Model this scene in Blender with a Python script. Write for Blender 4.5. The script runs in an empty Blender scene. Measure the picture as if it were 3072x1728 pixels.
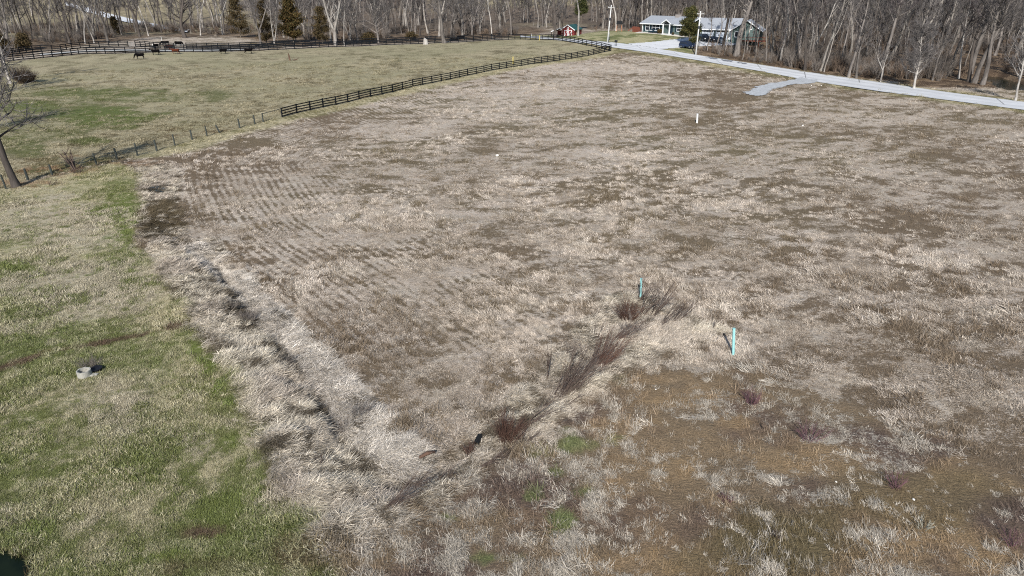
import bpy, math, random
import numpy as np
from mathutils import Vector, Matrix, Euler
R = math.radians
SC = bpy.context.scene
COL = SC.collection
# ------------------------------------------------------------------ camera, sky, sun, exposure
CAMZ, PITCH, FPX = 18.0, R(23.5), 2048.0
cam_d = bpy.data.cameras.new('camera'); cam_d.lens = 24.0; cam_d.sensor_width = 36.0
cam_d.clip_start = 0.5; cam_d.clip_end = 6000
cam = bpy.data.objects.new('camera', cam_d); COL.objects.link(cam)
cam.location = (0, 0, CAMZ); cam.rotation_euler = (R(90) - PITCH, 0, 0)
SC.camera = cam
SUN_EL, SUN_AZ = R(33), R(8)          # shadows run along +Y, a little to +X
w = bpy.data.worlds.new('World'); SC.world = w; w.use_nodes = True
nt = w.node_tree; nt.nodes.clear()
sky = nt.nodes.new('ShaderNodeTexSky'); sky.sky_type = 'NISHITA'; sky.sun_disc = False
sky.sun_elevation = SUN_EL; sky.sun_rotation = math.pi + SUN_AZ
sky.altitude = 200; sky.air_density = 1.0; sky.dust_density = 0.6; sky.ozone_density = 1.0
bg = nt.nodes.new('ShaderNodeBackground'); bg.inputs[1].default_value = 0.10
wo = nt.nodes.new('ShaderNodeOutputWorld')
nt.links.new(sky.outputs[0], bg.inputs[0]); nt.links.new(bg.outputs[0], wo.inputs[0])
sd_ = bpy.data.lights.new('sun', 'SUN'); sd_.energy = 4.2; sd_.angle = R(0.5); sd_.color = (1.0, 0.955, 0.89)
sun = bpy.data.objects.new('sun', sd_); COL.objects.link(sun)
sdir = Vector((math.sin(SUN_AZ) * math.cos(SUN_EL), math.cos(SUN_AZ) * math.cos(SUN_EL), -math.sin(SUN_EL)))
sun.rotation_euler = sdir.to_track_quat('-Z', 'Y').to_euler(); sun.location = (0, -50, 60)
SC.view_settings.view_transform = 'Standard'; SC.view_settings.look = 'None'
SC.view_settings.exposure = 0.36; SC.view_settings.gamma = 1.0
SC.cycles.use_denoising = False; SC.cycles.filter_width = 1.1
SC.cycles.max_bounces = 4; SC.cycles.diffuse_bounces = 2; SC.cycles.transparent_max_bounces = 4
# ------------------------------------------------------------------ small maths
def ss(t):
    t = np.clip(t, 0, 1); return t * t * (3 - 2 * t)
def _hash(ix, iy, seed):
    h = (ix.astype(np.int64) * 374761393 + iy.astype(np.int64) * 668265263 + seed * 1274126177) & 0xffffffff
    h = ((h ^ (h >> 13)) * 1274126177) & 0xffffffff
    h = (h ^ (h >> 16)) & 0xffffff
    return h.astype(np.float64) / 16777215.0
def vnoise(x, y, seed=0):
    ix = np.floor(x); iy = np.floor(y); fx = x - ix; fy = y - iy
    fx = fx * fx * (3 - 2 * fx); fy = fy * fy * (3 - 2 * fy)
    a = _hash(ix, iy, seed); b = _hash(ix + 1, iy, seed); c = _hash(ix, iy + 1, seed); d = _hash(ix + 1, iy + 1, seed)
    return (a * (1 - fx) + b * fx) * (1 - fy) + (c * (1 - fx) + d * fx) * fy
def fbm(x, y, size, octv=4, seed=0, rough=0.5):
    """fractal noise, about 0..1, first feature size in metres"""
    s = 0.0; a = 1.0; t = 0.0; f = 1.0 / size
    for k in range(octv):
        ca, sa = math.cos(0.7 * k + 0.3), math.sin(0.7 * k + 0.3)
        s = s + a * vnoise((x * ca - y * sa) * f + 17.3 * k, (x * sa + y * ca) * f - 9.1 * k, seed + k)
        t += a; a *= rough; f *= 2.03
    return s / t
def norm01(v, c=0.5, k=1.0):
    return np.clip((v - c) * k + 0.5, 0, 1)
# ------------------------------------------------------------------ terrain
def H0(x, y):
    x = np.asarray(x, float); y = np.asarray(y, float)
    a = ss((y - 70) / 170.0); rt = ss((x + 70) / 110.0)
    z = a * (2.1 + 0.9 * rt)
    z = z + 3.0 * np.exp(-(((x - 48) / 40) ** 2 + ((y - 232) / 40) ** 2))
    r = np.sqrt(x * x + y * y)
    hill = ss((r - 400) / 620.0)
    z = z + hill * (62 + 16 * np.sin(x / 210.0 + 1.0) + 10 * np.sin(x / 90.0 + y / 130.0)) * ss((y + 200) / 400.0)
    return z
SP, CP = math.sin(PITCH), math.cos(PITCH)
def ray(px, py):
    xc = (px - 1536.0) / FPX; yc = -(py - 864.0) / FPX
    return np.array([xc, yc * SP + CP, yc * CP - SP])
def hit(px, py, hf=H0):
    d = ray(px, py); o = np.array([0, 0, CAMZ])
    ts = np.geomspace(12, 3000, 700)
    zz = o[2] + d[2] * ts - hf(d[0] * ts, d[1] * ts)
    k = np.where(zz < 0)[0]
    if len(k) == 0: return d[0] * 900, d[1] * 900
    lo, hi = (ts[k[0] - 1] if k[0] else 5.0), ts[k[0]]
    for _ in range(30):
        m = 0.5 * (lo + hi)
        if o[2] + d[2] * m - float(hf(d[0] * m, d[1] * m)) < 0: hi = m
        else: lo = m
    return float(d[0] * hi), float(d[1] * hi)
def W(px, py): return hit(px, py)                      # photo pixel (3072 wide) to a point on the ground
K = 3072 / 2576.0
def Q(px, py): return hit(px * K, py * K)              # the same for the 2576 wide copy
def poly(pts, f=Q): return np.array([f(*p) for p in pts])
def dline(x, y, L):
    """distance to a polyline and the arc length at the foot"""
    best = np.full(np.shape(x), 1e9); arc = np.zeros(np.shape(x)); s0 = 0.0
    for (ax, ay), (bx, by) in zip(L[:-1], L[1:]):
        dx, dy = bx - ax, by - ay; l2 = dx * dx + dy * dy + 1e-9
        t = np.clip(((x - ax) * dx + (y - ay) * dy) / l2, 0, 1)
        d = np.hypot(x - ax - t * dx, y - ay - t * dy); m = d < best
        best = np.where(m, d, best); arc = np.where(m, s0 + t * math.sqrt(l2), arc); s0 += math.sqrt(l2)
    return best, arc
def inside(x, y, L):
    c = np.zeros(np.shape(x), bool)
    n = len(L)
    for i in range(n):
        ax, ay = L[i]; bx, by = L[(i + 1) % n]
        if ay == by: continue
        c ^= ((ay > y) != (by > y)) & (x < (bx - ax) * (y - ay) / (by - ay) + ax)
    return c
def sdf(x, y, L):
    d, _ = dline(x, y, np.vstack([L, L[:1]]))
    return np.where(inside(x, y, L), d, -d)             # positive inside
def pmask(x, y, L, wdt, nz=0.0): return ss(0.5 + (sdf(x, y, L) + nz) / (2 * wdt))

WIRE = poly([(18.6, 566.5), (84.5, 541), (158, 527), (291, 496), (351.5, 479), (413, 466.5), (470.5, 451), (525, 436), (577, 418), (621, 407), (660, 397), (719, 382.6), (764.6, 371), (790, 365), (846.6, 351)], W)
FA_PX = [(846.6, 351), (891, 338.5), (931, 330), (970, 322), (1008, 314), (1044, 306.5), (1078, 299), (1112, 291), (1146, 284), (1178, 276), (1208, 268.6), (1239, 261.5), (1268, 254.6), (1296, 249), (1324, 243), (1351, 237.8), (1378, 232.3), (1403, 226.7), (1429, 222), (1452, 217.4), (1475, 212.4), (1498, 208), (1519.6, 204), (1541.6, 200.5), (1563.7, 197), (1584, 194), (1604, 191), (1624, 188.5), (1643, 186), (1661.5, 183.3), (1679, 180.7), (1697, 178), (1714, 175.5), (1731.5, 172.8), (1748.4, 170), (1765, 167), (1781, 163.7), (1796.6, 160), (1813, 156.5), (1829, 153)]
FA = poly(FA_PX, W)
FB_PX = [(1829, 153), (1810, 147), (1792, 143), (1775, 139.5), (1758, 136.6), (1739, 132.5), (1722, 129), (1692.5, 124), (1675, 121), (1655, 120.3), (1637, 119.6), (1618, 119.6), (1598, 119.6), (1550, 118.5), (1500, 119.2), (1450, 122.5), (1395.6, 126.7), (1340, 129), (1284, 131), (1225, 133), (1166, 135), (1108, 137.5), (1051, 140), (995, 142), (942, 144), (884, 147), (824, 150), (760, 152.5), (735, 153.5), (693, 155), (624, 156), (560, 156.3), (497, 157), (440, 158), (388, 160), (331, 162), (279.5, 161.6), (248, 162), (217, 166), (180, 169.5), (150.6, 172), (104, 177), (57, 181), (0, 188), (-60, 197)]
FB = poly(FB_PX, W)
DITCH = poly([(520, 640), (600, 740), (690, 850), (790, 960), (860, 1080), (905, 1150), (985, 1215), (1080, 1190), (1180, 1120), (1250, 1070), (1400, 985), (1480, 900), (1560, 820), (1650, 770)])
BANK = poly([(360, 560), (440, 690), (520, 850), (620, 980), (700, 1100), (760, 1220), (860, 1330), (960, 1350)])
FIELD_EDGE = poly([(1560, 150), (1300, 185), (1000, 235), (740, 302), (560, 370), (455, 430), (470, 520), (500, 600), (600, 680), (730, 795), (830, 905), (940, 1030), (1040, 1120), (1110, 1140), (1200, 1080), (1330, 970), (1420, 870), (1520, 770)])
DARC = float(np.hypot(*np.diff(DITCH[:8], axis=0).T).sum())
POND = poly([(-260, 1330), (0, 1374), (36, 1378), (74, 1394), (88, 1422), (74, 1449), (48, 1520), (-200, 1700)])
POND2 = poly([(2440, 175), (2520, 180), (2570, 200), (2640, 235), (2575, 225), (2520, 222), (2500, 205)])
PZ2 = float(H0(*POND2.mean(0))) - 0.35
def H(x, y, micro=True):
    x = np.asarray(x, float); y = np.asarray(y, float)
    z = H0(x, y)
    near = (np.hypot(x, y) < 260)
    if not np.any(near): return z
    xs, ys = (x[near], y[near]) if x.ndim else (x, y)
    d, arc = dline(xs, ys, DITCH)
    dz = -0.62 * np.exp(-(d / 0.75) ** 2) * (0.25 + 1.3 * vnoise(arc * 0.45, arc * 0 + 1.0, 3)) * (1 - .72 * ss((arc - DARC) / 3.0))
    b, _ = dline(xs, ys, BANK)
    dz = dz + 0.32 * np.exp(-(b / 1.5) ** 2) * (0.4 + 1.2 * vnoise(xs * 0.9, ys * 0.9, 8))
    dz = dz - 0.9 * ss(0.5 + sdf(xs, ys, POND) / 0.5)
    dz = dz - 1.3 * ss(0.5 + sdf(xs, ys, POND2) / 3.0)
    if micro:
        dz = dz + 0.22 * (fbm(xs, ys, 7.0, 3, 5) - 0.5) + 0.07 * (fbm(xs, ys, 0.8, 3, 6) - 0.5)
        dz = dz + 0.65 * (fbm(xs, ys, 1.3, 3, 77) - 0.5) * ss(1.5 - d / 2.8)
    if x.ndim:
        z = z.copy(); z[near] += dz; return z
    return z + dz
def GZ(x, y): return float(H(np.array([x]), np.array([y]))[0])
def at(px, py, dz=0.0):
    x, y = W(px, py); return Vector((x, y, GZ(x, y) + dz))
def pxm(px, py):
    """photo pixels per metre at the ground point under that pixel"""
    x, y = W(px, py); return FPX / (y * CP + (CAMZ - float(H0(x, y))) * SP)

# ------------------------------------------------------------------ object helpers
def tag(o, label=None, cat=None, group=None, kind=None):
    if label: o['label'] = label
    if cat: o['category'] = cat
    if group: o['group'] = group
    if kind: o['kind'] = kind
    return o
def empty(name, loc, rz=0.0, label=None, cat=None, group=None):
    o = bpy.data.objects.new(name, None); COL.objects.link(o); o.location = loc; o.rotation_euler = (0, 0, rz)
    o.empty_display_size = 0.3
    return tag(o, label, cat, group)
class MB:
    def __init__(s): s.v = []; s.f = []
    def add(s, vs, fs):
        b = len(s.v); s.v += [tuple(p) for p in vs]; s.f += [tuple(i + b for i in f) for f in fs]; return s
    def box(s, x0, x1, y0, y1, z0, z1, m=None):
        vs = [Vector(p) for p in ((x0, y0, z0), (x1, y0, z0), (x1, y1, z0), (x0, y1, z0), (x0, y0, z1), (x1, y0, z1), (x1, y1, z1), (x0, y1, z1))]
        if m is not None: vs = [m @ p for p in vs]
        return s.add(vs, [(0, 3, 2, 1), (4, 5, 6, 7), (0, 1, 5, 4), (1, 2, 6, 5), (2, 3, 7, 6), (3, 0, 4, 7)])
    def bar(s, a, b, w, h):
        """a board from a to b, w thick across, h tall"""
        a = Vector(a); b = Vector(b); d = (b - a); n = Vector((-d.y, d.x, 0)); n = n.normalized() * w * 0.5 if n.length > 1e-6 else Vector((w / 2, 0, 0)); u = Vector((0, 0, h * 0.5))
        vs = [a - n - u, a + n - u, a + n + u, a - n + u, b - n - u, b + n - u, b + n + u, b - n + u]
        return s.add(vs, [(0, 1, 2, 3), (7, 6, 5, 4), (0, 4, 5, 1), (1, 5, 6, 2), (2, 6, 7, 3), (3, 7, 4, 0)])
    def tube(s, pts, rad, n=6, cap=True):
        pts = [Vector(p) for p in pts]; b = len(s.v); m = len(pts)
        for i, p in enumerate(pts):
            d = (pts[min(i + 1, m - 1)] - pts[max(i - 1, 0)]).normalized()
            a = d.cross(Vector((0.3, 1, 0.1))) if abs(d.y) < 0.95 else d.cross(Vector((1, 0, 0)))
            a.normalize(); c = d.cross(a); r = rad[i] if hasattr(rad, '__len__') else rad
            for k in range(n):
                t = 2 * math.pi * k / n; s.v.append(tuple(p + (a * math.cos(t) + c * math.sin(t)) * r))
        for i in range(m - 1):
            for k in range(n):
                k2 = (k + 1) % n; s.f.append((b + i * n + k, b + i * n + k2, b + (i + 1) * n + k2, b + (i + 1) * n + k))
        if cap:
            s.f.append(tuple(b + k for k in reversed(range(n)))); s.f.append(tuple(b + (m - 1) * n + k for k in range(n)))
        return s
    def prism(s, outline, y0, y1, m=None):
        """outline of (x, z), swept along y"""
        n = len(outline); vs = [Vector((x, y0, z)) for x, z in outline] + [Vector((x, y1, z)) for x, z in outline]
        if m is not None: vs = [m @ p for p in vs]
        return s.add(vs, [tuple(range(n)), tuple(reversed(range(n, 2 * n)))] + [(i, i + n, (i + 1) % n + n, (i + 1) % n) for i in range(n)])
    def mesh(s, name, mat=None, smooth=False):
        me = bpy.data.meshes.new(name); me.from_pydata(s.v, [], s.f)
        if mat: me.materials.append(mat)
        if smooth:
            me.polygons.foreach_set('use_smooth', [True] * len(me.polygons))
        me.update(); return me
    def build(s, name, mat=None, parent=None, smooth=False, loc=None, rz=0.0, bevel=0.0):
        o = bpy.data.objects.new(name, s.mesh(name, mat, smooth)); COL.objects.link(o)
        if parent: o.parent = parent
        if loc is not None: o.location = loc
        o.rotation_euler = (0, 0, rz)
        if bevel:
            b = o.modifiers.new('bevel', 'BEVEL'); b.width = bevel; b.segments = 2; b.limit_method = 'ANGLE'
        return o
def np_mesh(name, V, F, mat=None, smooth=False):
    """V (n,3), F (m,3 or 4)"""
    me = bpy.data.meshes.new(name); F = np.asarray(F, np.int32); k = F.shape[1]
    me.vertices.add(len(V)); me.vertices.foreach_set('co', np.asarray(V, np.float32).ravel())
    me.loops.add(F.size); me.loops.foreach_set('vertex_index', F.ravel())
    me.polygons.add(len(F)); me.polygons.foreach_set('loop_start', np.arange(0, F.size, k, dtype=np.int32))
    if smooth: me.polygons.foreach_set('use_smooth', np.ones(len(F), bool))
    me.update(calc_edges=True)
    if mat: me.materials.append(mat)
    return me
def link(name, me, parent=None, loc=None, rz=0.0):
    o = bpy.data.objects.new(name, me); COL.objects.link(o)
    if parent: o.parent = parent
    if loc is not None: o.location = loc
    o.rotation_euler = (0, 0, rz); return o
def copy_tree(o, parent=None):
    c = o.copy(); COL.objects.link(c); c.parent = parent
    for ch in o.children: copy_tree(ch, c)
    return c
# ------------------------------------------------------------------ materials
class N:
    """thin wrapper for building node trees"""
    def __init__(s, name, rough=0.9, spec=0.2):
        s.m = bpy.data.materials.new(name); s.m.use_nodes = True; s.t = s.m.node_tree
        s.b = s.t.nodes['Principled BSDF']; s.b.inputs['Roughness'].default_value = rough
        s.b.inputs['Specular IOR Level'].default_value = spec
    def n(s, typ, **kw):
        x = s.t.nodes.new('ShaderNode' + typ)
        for k, v in kw.items(): setattr(x, k, v)
        return x
    def put(s, sock, v):
        if isinstance(v, bpy.types.NodeSocket): s.t.links.new(v, sock)
        elif isinstance(v, (tuple, list)) and len(v) == 3 and sock.type == 'RGBA': sock.default_value = (*v, 1)
        else: sock.default_value = v
    def co(s, scale=None, obj=True):
        c = s.n('TexCoord').outputs['Object']
        if scale is None: return c
        mp = s.n('Mapping'); s.put(mp.inputs[0], c); mp.inputs['Scale'].default_value = scale; return mp.outputs[0]
    def noise(s, co, scale, detail=4, rough=0.6, dist=0.0):
        x = s.n('TexNoise'); s.put(x.inputs['Vector'], co); x.inputs['Scale'].default_value = scale
        x.inputs['Detail'].default_value = detail; x.inputs['Roughness'].default_value = rough; x.inputs['Distortion'].default_value = dist
        return x.outputs[0]
    def math(s, op, a, b=0.5, c=None, clamp=False):
        x = s.n('Math', operation=op); x.use_clamp = clamp; s.put(x.inputs[0], a); s.put(x.inputs[1], b)
        if c is not None: s.put(x.inputs[2], c)
        return x.outputs[0]
    def rng(s, v, a, b, c=0.0, d=1.0, smooth=False):
        x = s.n('MapRange'); x.interpolation_type = 'SMOOTHSTEP' if smooth else 'LINEAR'
        for i, q in enumerate((v, a, b, c, d)): s.put(x.inputs[i], q)
        return x.outputs[0]
    def mix(s, f, a, b, mode='MIX'):
        x = s.n('Mix', data_type='RGBA', blend_type=mode); s.put(x.inputs[0], f); s.put(x.inputs[6], a); s.put(x.inputs[7], b); return x.outputs[2]
    def hsv(s, c, v=1.0, sat=1.0, h=0.5):
        x = s.n('HueSaturation'); s.put(x.inputs['Color'], c); s.put(x.inputs['Value'], v); s.put(x.inputs['Saturation'], sat); s.put(x.inputs['Hue'], h); return x.outputs[0]
    def attr(s, name, kind='GEOMETRY', out='Color'):
        x = s.n('Attribute'); x.attribute_name = name; x.attribute_type = kind; return x.outputs[out]
    def bump(s, h, strength=0.5, dist=0.02):
        x = s.n('Bump'); x.inputs['Strength'].default_value = strength; x.inputs['Distance'].default_value = dist; s.put(x.inputs['Height'], h)
        s.t.links.new(x.outputs[0], s.b.inputs['Normal'])
    def out(s, col): s.put(s.b.inputs['Base Color'], col); return s.m
def plain(name, col, var=0.25, scale=3.0, rough=0.8, spec=0.3, metal=0.0, stretch=None, bump=0.0):
    """a paint, wood or metal with wear"""
    q = N(name, rough, spec); c = q.co(stretch)
    a = q.noise(c, scale, 5, 0.65); b = q.noise(c, scale * 9, 3, 0.6)
    v = q.math('ADD', q.rng(a, 0.3, 0.7, 1 - var, 1 + var), q.rng(b, 0.3, 0.7, -var * 0.4, var * 0.4))
    q.b.inputs['Metallic'].default_value = metal
    if bump: q.bump(b, bump, 0.01)
    return q.out(q.hsv(col, v))
def bark(name, col, col2, spread=0.3):
    q = N(name, 0.95, 0.1); c = q.co((1, 1, 0.25)); oi = q.n('ObjectInfo')
    a = q.noise(c, 1.3, 4, 0.6); b = q.noise(c, 9, 3, 0.6)
    f = q.rng(q.math('ADD', q.math('MULTIPLY', a, 0.7), q.math('MULTIPLY', b, 0.3)), 0.38, 0.62)
    m = q.mix(f, col2, col)
    v = q.rng(oi.outputs['Random'], 0, 1, 1 - spread, 1 + spread)
    q.bump(b, 0.5, 0.03)
    return q.out(q.hsv(m, v))
# ------------------------------------------------------------------ the ground: what grows where
rng = np.random.default_rng(7)
UPPER = np.vstack([poly([(-700, 640), (-200, 530)]), WIRE, FA[1:], FB[1:], poly([(-400, 215)])])
LOWER = poly([(-900, 640), (0, 475), (130, 445), (290, 410), (338, 425), (352, 500), (345, 600), (400, 690), (470, 800), (480, 850), (560, 940), (620, 1055), (690, 1190), (770, 1320), (850, 1449), (900, 1700), (-1500, 2100)])
MAT = poly([(338, 415), (430, 412), (462, 455), (440, 500), (480, 605), (530, 600), (600, 680), (730, 795), (830, 900), (940, 1025), (1030, 1110), (1090, 1140), (1200, 1075), (1330, 965), (1420, 860), (1520, 770), (1560, 735), (1660, 750), (1750, 800), (1830, 830), (1700, 880), (1560, 950), (1450, 1020), (1340, 1105), (1240, 1160), (1130, 1235), (1010, 1330), (880, 1375), (790, 1335), (700, 1190), (620, 1055), (560, 940), (470, 800), (400, 690), (345, 600), (352, 500)])
SOIL = poly([(860, 1400), (1000, 1340), (1130, 1240), (1240, 1165), (1340, 1110), (1450, 1030), (1560, 960), (1700, 905), (1900, 930), (2050, 985), (2300, 1060), (2576, 1200), (3200, 1500), (3200, 2300), (850, 2300)])
ROAD_LO = poly([(1560, 112), (1640, 119), (1700, 124.5), (1770, 133), (1841, 143.5), (1978, 163), (2121, 186), (2272, 213), (2458, 248), (2645, 276), (2831, 300), (3072, 331), (3500, 384), (4200, 462)], W)
ROAD_HI = poly([(1560, 106.5), (1640, 112.5), (1700, 117), (1770, 122.7), (1888, 133.5), (1978, 147.5), (2087, 165), (2272, 193.5), (2458, 222), (2645, 248.5), (2831, 276), (3072, 307), (3500, 355), (4200, 424)], W)
ROADC = 0.5 * (ROAD_LO + ROAD_HI)
LAWN = poly([(1560, 104), (1690, 115), (1888, 133), (1978, 147), (2087, 165), (2082, 150), (2060, 120), (2060, 108), (1925, 97), (1880, 92), (1800, 93), (1740, 104), (1640, 106)], W)
WOODF = poly([(2080, 163), (2272, 193), (2458, 221), (2570, 237), (2680, 246), (2760, 262), (2900, 266), (2950, 262), (3072, 270), (3600, 330), (3600, 40), (2900, 40), (2250, 70), (2120, 70), (1900, 80), (1760, 88), (1760, 40), (2100, 118), (2250, 140), (2100, 140)], W)
TREEBELT = poly([(-300, 165), (0, 170), (60, 168), (110, 152), (200, 143), (270, 134), (390, 118), (480, 108), (560, 112), (680, 110), (760, 118), (790, 138), (1000, 136), (1200, 128), (1340, 124), (1500, 114), (1600, 104), (1650, 92), (1500, 60), (800, 60), (-300, 60)], W)
def blobs(x, y, L, f=Q, nz=None):
    """soft irregular patches: (px, py, half width px, half height px, amount)"""
    o = np.zeros(np.shape(x))
    for px, py, rx, ry, am in L:
        cx, cy = f(px, py); ex, ey = f(px + rx, py); ux, uy = f(px, py - ry)
        a = math.hypot(ex - cx, ey - cy) + 1e-6; b = math.hypot(ux - cx, uy - cy) + 1e-6
        dx = (ex - cx) / a; dy = (ey - cy) / a; vx = (ux - cx) / b; vy = (uy - cy) / b
        det = dx * vy - dy * vx
        X = x - cx; Y = y - cy
        p = (X * vy - Y * vx) / det / a; q = (Y * dx - X * dy) / det / b
        d = np.sqrt(p * p + q * q)
        if nz is not None: d = d + nz
        o = np.maximum(o, am * ss(1.5 - d)) if am > 0 else np.minimum(o, am * ss(1.5 - d))
    return o
def C(*c): return np.array(c, float)
def lerp(a, b, t): return a + (b - a) * t[..., None]
def palette(x, y):
    """colours of dry stalks and of what lies under them, and how much the stalks cover"""
    r = np.hypot(x, y)
    n1 = fbm(x, y, 9.0, 4, 11); n2 = fbm(x, y, 2.2, 4, 12); n3 = fbm(x, y, 30.0, 3, 13); n4 = fbm(x, y, 0.7, 3, 14); n5 = fbm(x, y, 1.1, 3, 15)
    nx = (fbm(x, y, 3.0, 3, 21) - 0.5)
    # mown hay field
    straw = np.broadcast_to(C(.520, .448, .372), x.shape + (3,)).copy()
    straw = lerp(straw, C(.40, .335, .265), norm01(n2, .5, 2.5))
    straw = lerp(straw, C(.50, .44, .36), norm01(n5, .62, 4) * 0.6)
    under = np.broadcast_to(C(.172, .130, .088), x.shape + (3,)).copy()
    under = lerp(under, C(.165, .135, .080), norm01(n3, .5, 3) * 0.8)
    cov = 0.53 + (n1 - 0.5) * 0.38 + (n2 - 0.5) * 0.6 + (n3 - .5) * .22
    # windrows left by the mower, parallel to the edge of the field
    fld = FIELD_EDGE[2:14]; d, arc = dline(x, y, fld)
    wob = d + 0.5 * (fbm(x, y, 6.0, 3, 31) - 0.5)
    st = np.sin(2 * math.pi * wob / 0.66) + 0.3 * np.sin(2 * math.pi * wob / 1.7 + 1)
    amp = ss((20 - d) / 12.0) * ss((9 - x) / 8.0) * (0.75 + 0.6 * (fbm(x, y, 12.0, 2, 32) - .3))
    sw = ss((r - 26) / 12) * ss((170 - r) / 60)
    cov = cov + 0.22 * st * amp * np.clip(sw, 0, 1)
    # long curved swaths to the right
    u = x * 0.80 + y * 0.60 + 3 * (fbm(x, y, 25, 2, 33) - .5); v = -x * .6 + y * .8
    cov = cov + .75 * (fbm(u * 0.25, v * 1.3, 1.2, 4, 34, .65) - .5) * ss((x + 8) / 20) - .05 * ss((x - 12) / 18)
    cov = cov + blobs(x, y, [(450, 545, 60, 45, -0.35), (520, 420, 60, 22, -0.21), (620, 360, 90, 14, -0.32), (800, 290, 120, 10, -0.20), (1260, 345, 120, 28, -0.15), (1560, 290, 160, 14, -0.14), (1450, 365, 130, 12, -0.14), (1850, 245, 60, 8, -0.42), (1760, 305, 60, 8, -0.24),
                             (1950, 450, 260, 28, -0.15), (2250, 560, 200, 30, -0.14), (1500, 480, 160, 20, -0.13), (1100, 950, 50, 22, -0.32), (2350, 860, 180, 45, -0.20), (1900, 640, 200, 20, -0.10), (2500, 450, 150, 20, -0.10), (1330, 610, 150, 22, -0.10)], nz=nx * 1.6)
    cov = cov + blobs(x, y, [(1480, 385, 60, 12, .5), (1350, 355, 50, 7, .35), (2390, 650, 60, 22, .45), (1620, 395, 90, 10, .25), (900, 560, 150, 45, .22), (1000, 330, 120, 18, .2), (1500, 170, 200, 14, .25), (1350, 230, 200, 14, .2), (2100, 300, 250, 14, .18),
                             (2050, 750, 200, 20, .22), (1250, 900, 100, 35, .25), (1180, 1000, 70, 30, .25), (2300, 500, 90, 10, .3), (1350, 455, 60, 7, .35), (1080, 690, 120, 30, .15)], nz=nx * 1.6)
    strip = poly([(495, 625), (580, 700), (680, 790), (790, 905), (880, 1005), (950, 1085), (1020, 1150)])
    dstrip, _ = dline(x, y, strip); stp = ss((1.25 - dstrip + nx * .8) / .5)
    # strip of unmown verge beside the board fence and the road
    db, _ = dline(x, y, np.vstack([WIRE[6:], FA[1:]]))
    vg = ss((5.2 - db + nx * 3) / 2.4)
    straw = lerp(straw, C(.40, .35, .22), vg); under = lerp(under, C(.19, .17, .085), vg); cov = cov + vg * 0.12
    dr, _ = dline(x, y, ROADC)
    vr = ss((8.5 - dr + nx * 4) / 3.5)
    straw = lerp(straw, C(.38, .33, .20), vr); under = lerp(under, C(.16, .145, .07), vr)
    dark = ss((2.6 - np.abs(db - 7.0 - nx * 4)) / 2.0) * ss((115 - r) / 40)
    cov = cov - dark * 0.35
    cov = cov + 1.0 * (fbm(x * .45, y, 1.1, 4, 35, .65) - .5)
    # matted long grass on the banks of the ditch
    mm = pmask(x, y, MAT, 0.5, nx * 1.6)
    straw = lerp(straw, lerp(np.broadcast_to(C(.62, .55, .435), straw.shape), C(.50, .43, .35), norm01(n2, .5, 3)), mm)
    under = lerp(under, C(.12, .098, .07), mm); cov = cov * (1 - mm) + mm * (0.80 + (n2 - .5) * .9 + (n4 - .5) * .7)
    straw = lerp(straw, C(.60, .545, .475), stp * .8); cov = cov + stp * mm * .35
    dd, _ = dline(x, y, DITCH)
    cov = cov - 0.42 * mm * (1 - stp) * ss((1.7 - dd) / 1.4) * norm01(n5, .45, 3)
    cov = cov + mm * blobs(x, y, [(420, 545, 75, 50, -.7), (390, 478, 30, 8, -.8), (600, 790, 60, 20, -.5), (720, 880, 40, 30, -.35), (900, 1000, 30, 35, -.35), (1560, 940, 40, 12, -.3)], nz=nx)
    under = lerp(under, C(.11, .085, .05), mm * blobs(x, y, [(430, 545, 80, 50, 1)], nz=nx))
    # bare and weedy ground in the lower right
    sm = pmask(x, y, SOIL, 1.0, nx * 3.0)
    weed = norm01(fbm(x, y, 2.6, 4, 41), .50, 3.5)
    ora = np.clip(norm01(fbm(x, y, 2.4, 5, 42), .56, 5) * 0.5 + blobs(x, y, [(1640, 950, 60, 14, 1), (1720, 1000, 90, 22, 1), (1590, 1060, 120, 14, 1), (1500, 1075, 60, 12, 1), (1850, 1060, 60, 20, .8), (1700, 1180, 70, 40, 1), (2000, 1160, 110, 30, .8), (1560, 1230, 30, 20, 1), (2200, 1330, 180, 60, .9), (2050, 1400, 260, 60, .9), (2420, 1200, 130, 40, .9), (1750, 1420, 200, 30, .7), (2480, 1390, 120, 60, .8)], nz=nx * 1.5), 0, 1)
    su = lerp(np.broadcast_to(C(.200, .150, .098), straw.shape), C(.125, .090, .072), weed)
    su = lerp(su, C(.285, .200, .115), ora * (0.55 + 0.45 * norm01(n4, .5, 3)))
    olive = blobs(x, y, [(1980, 1370, 190, 80, 1), (2300, 1250, 200, 60, .6)], nz=nx * 1.5)
    su = lerp(su, C(.150, .118, .065), olive)
    gp = blobs(x, y, [(1555, 965, 22, 8, 1), (1560, 1100, 45, 16, .8), (1450, 1120, 50, 20, .8), (1430, 1090, 30, 10, .6), (1340, 1140, 30, 10, .6), (1400, 1190, 25, 10, .7), (1130, 1300, 36, 16, 1), (1410, 1310, 26, 20, .9), (1340, 1250, 20, 12, .8), (1230, 1405, 60, 20, 1), (1400, 1340, 30, 12, .8), (1470, 1240, 22, 10, .7)], nz=nx * 1.4 + (n4 - .5) * 1.6)
    su = lerp(su, C(.135, .175, .06), gp * 0.85)
    under = lerp(under, su, sm)
    straw = lerp(straw, C(.42, .375, .31), sm)
    scov = 0.27 + (n2 - .5) * 1.0 + (n1 - .5) * .6 - ora * .34 - gp * .25 - olive * .2
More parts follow.
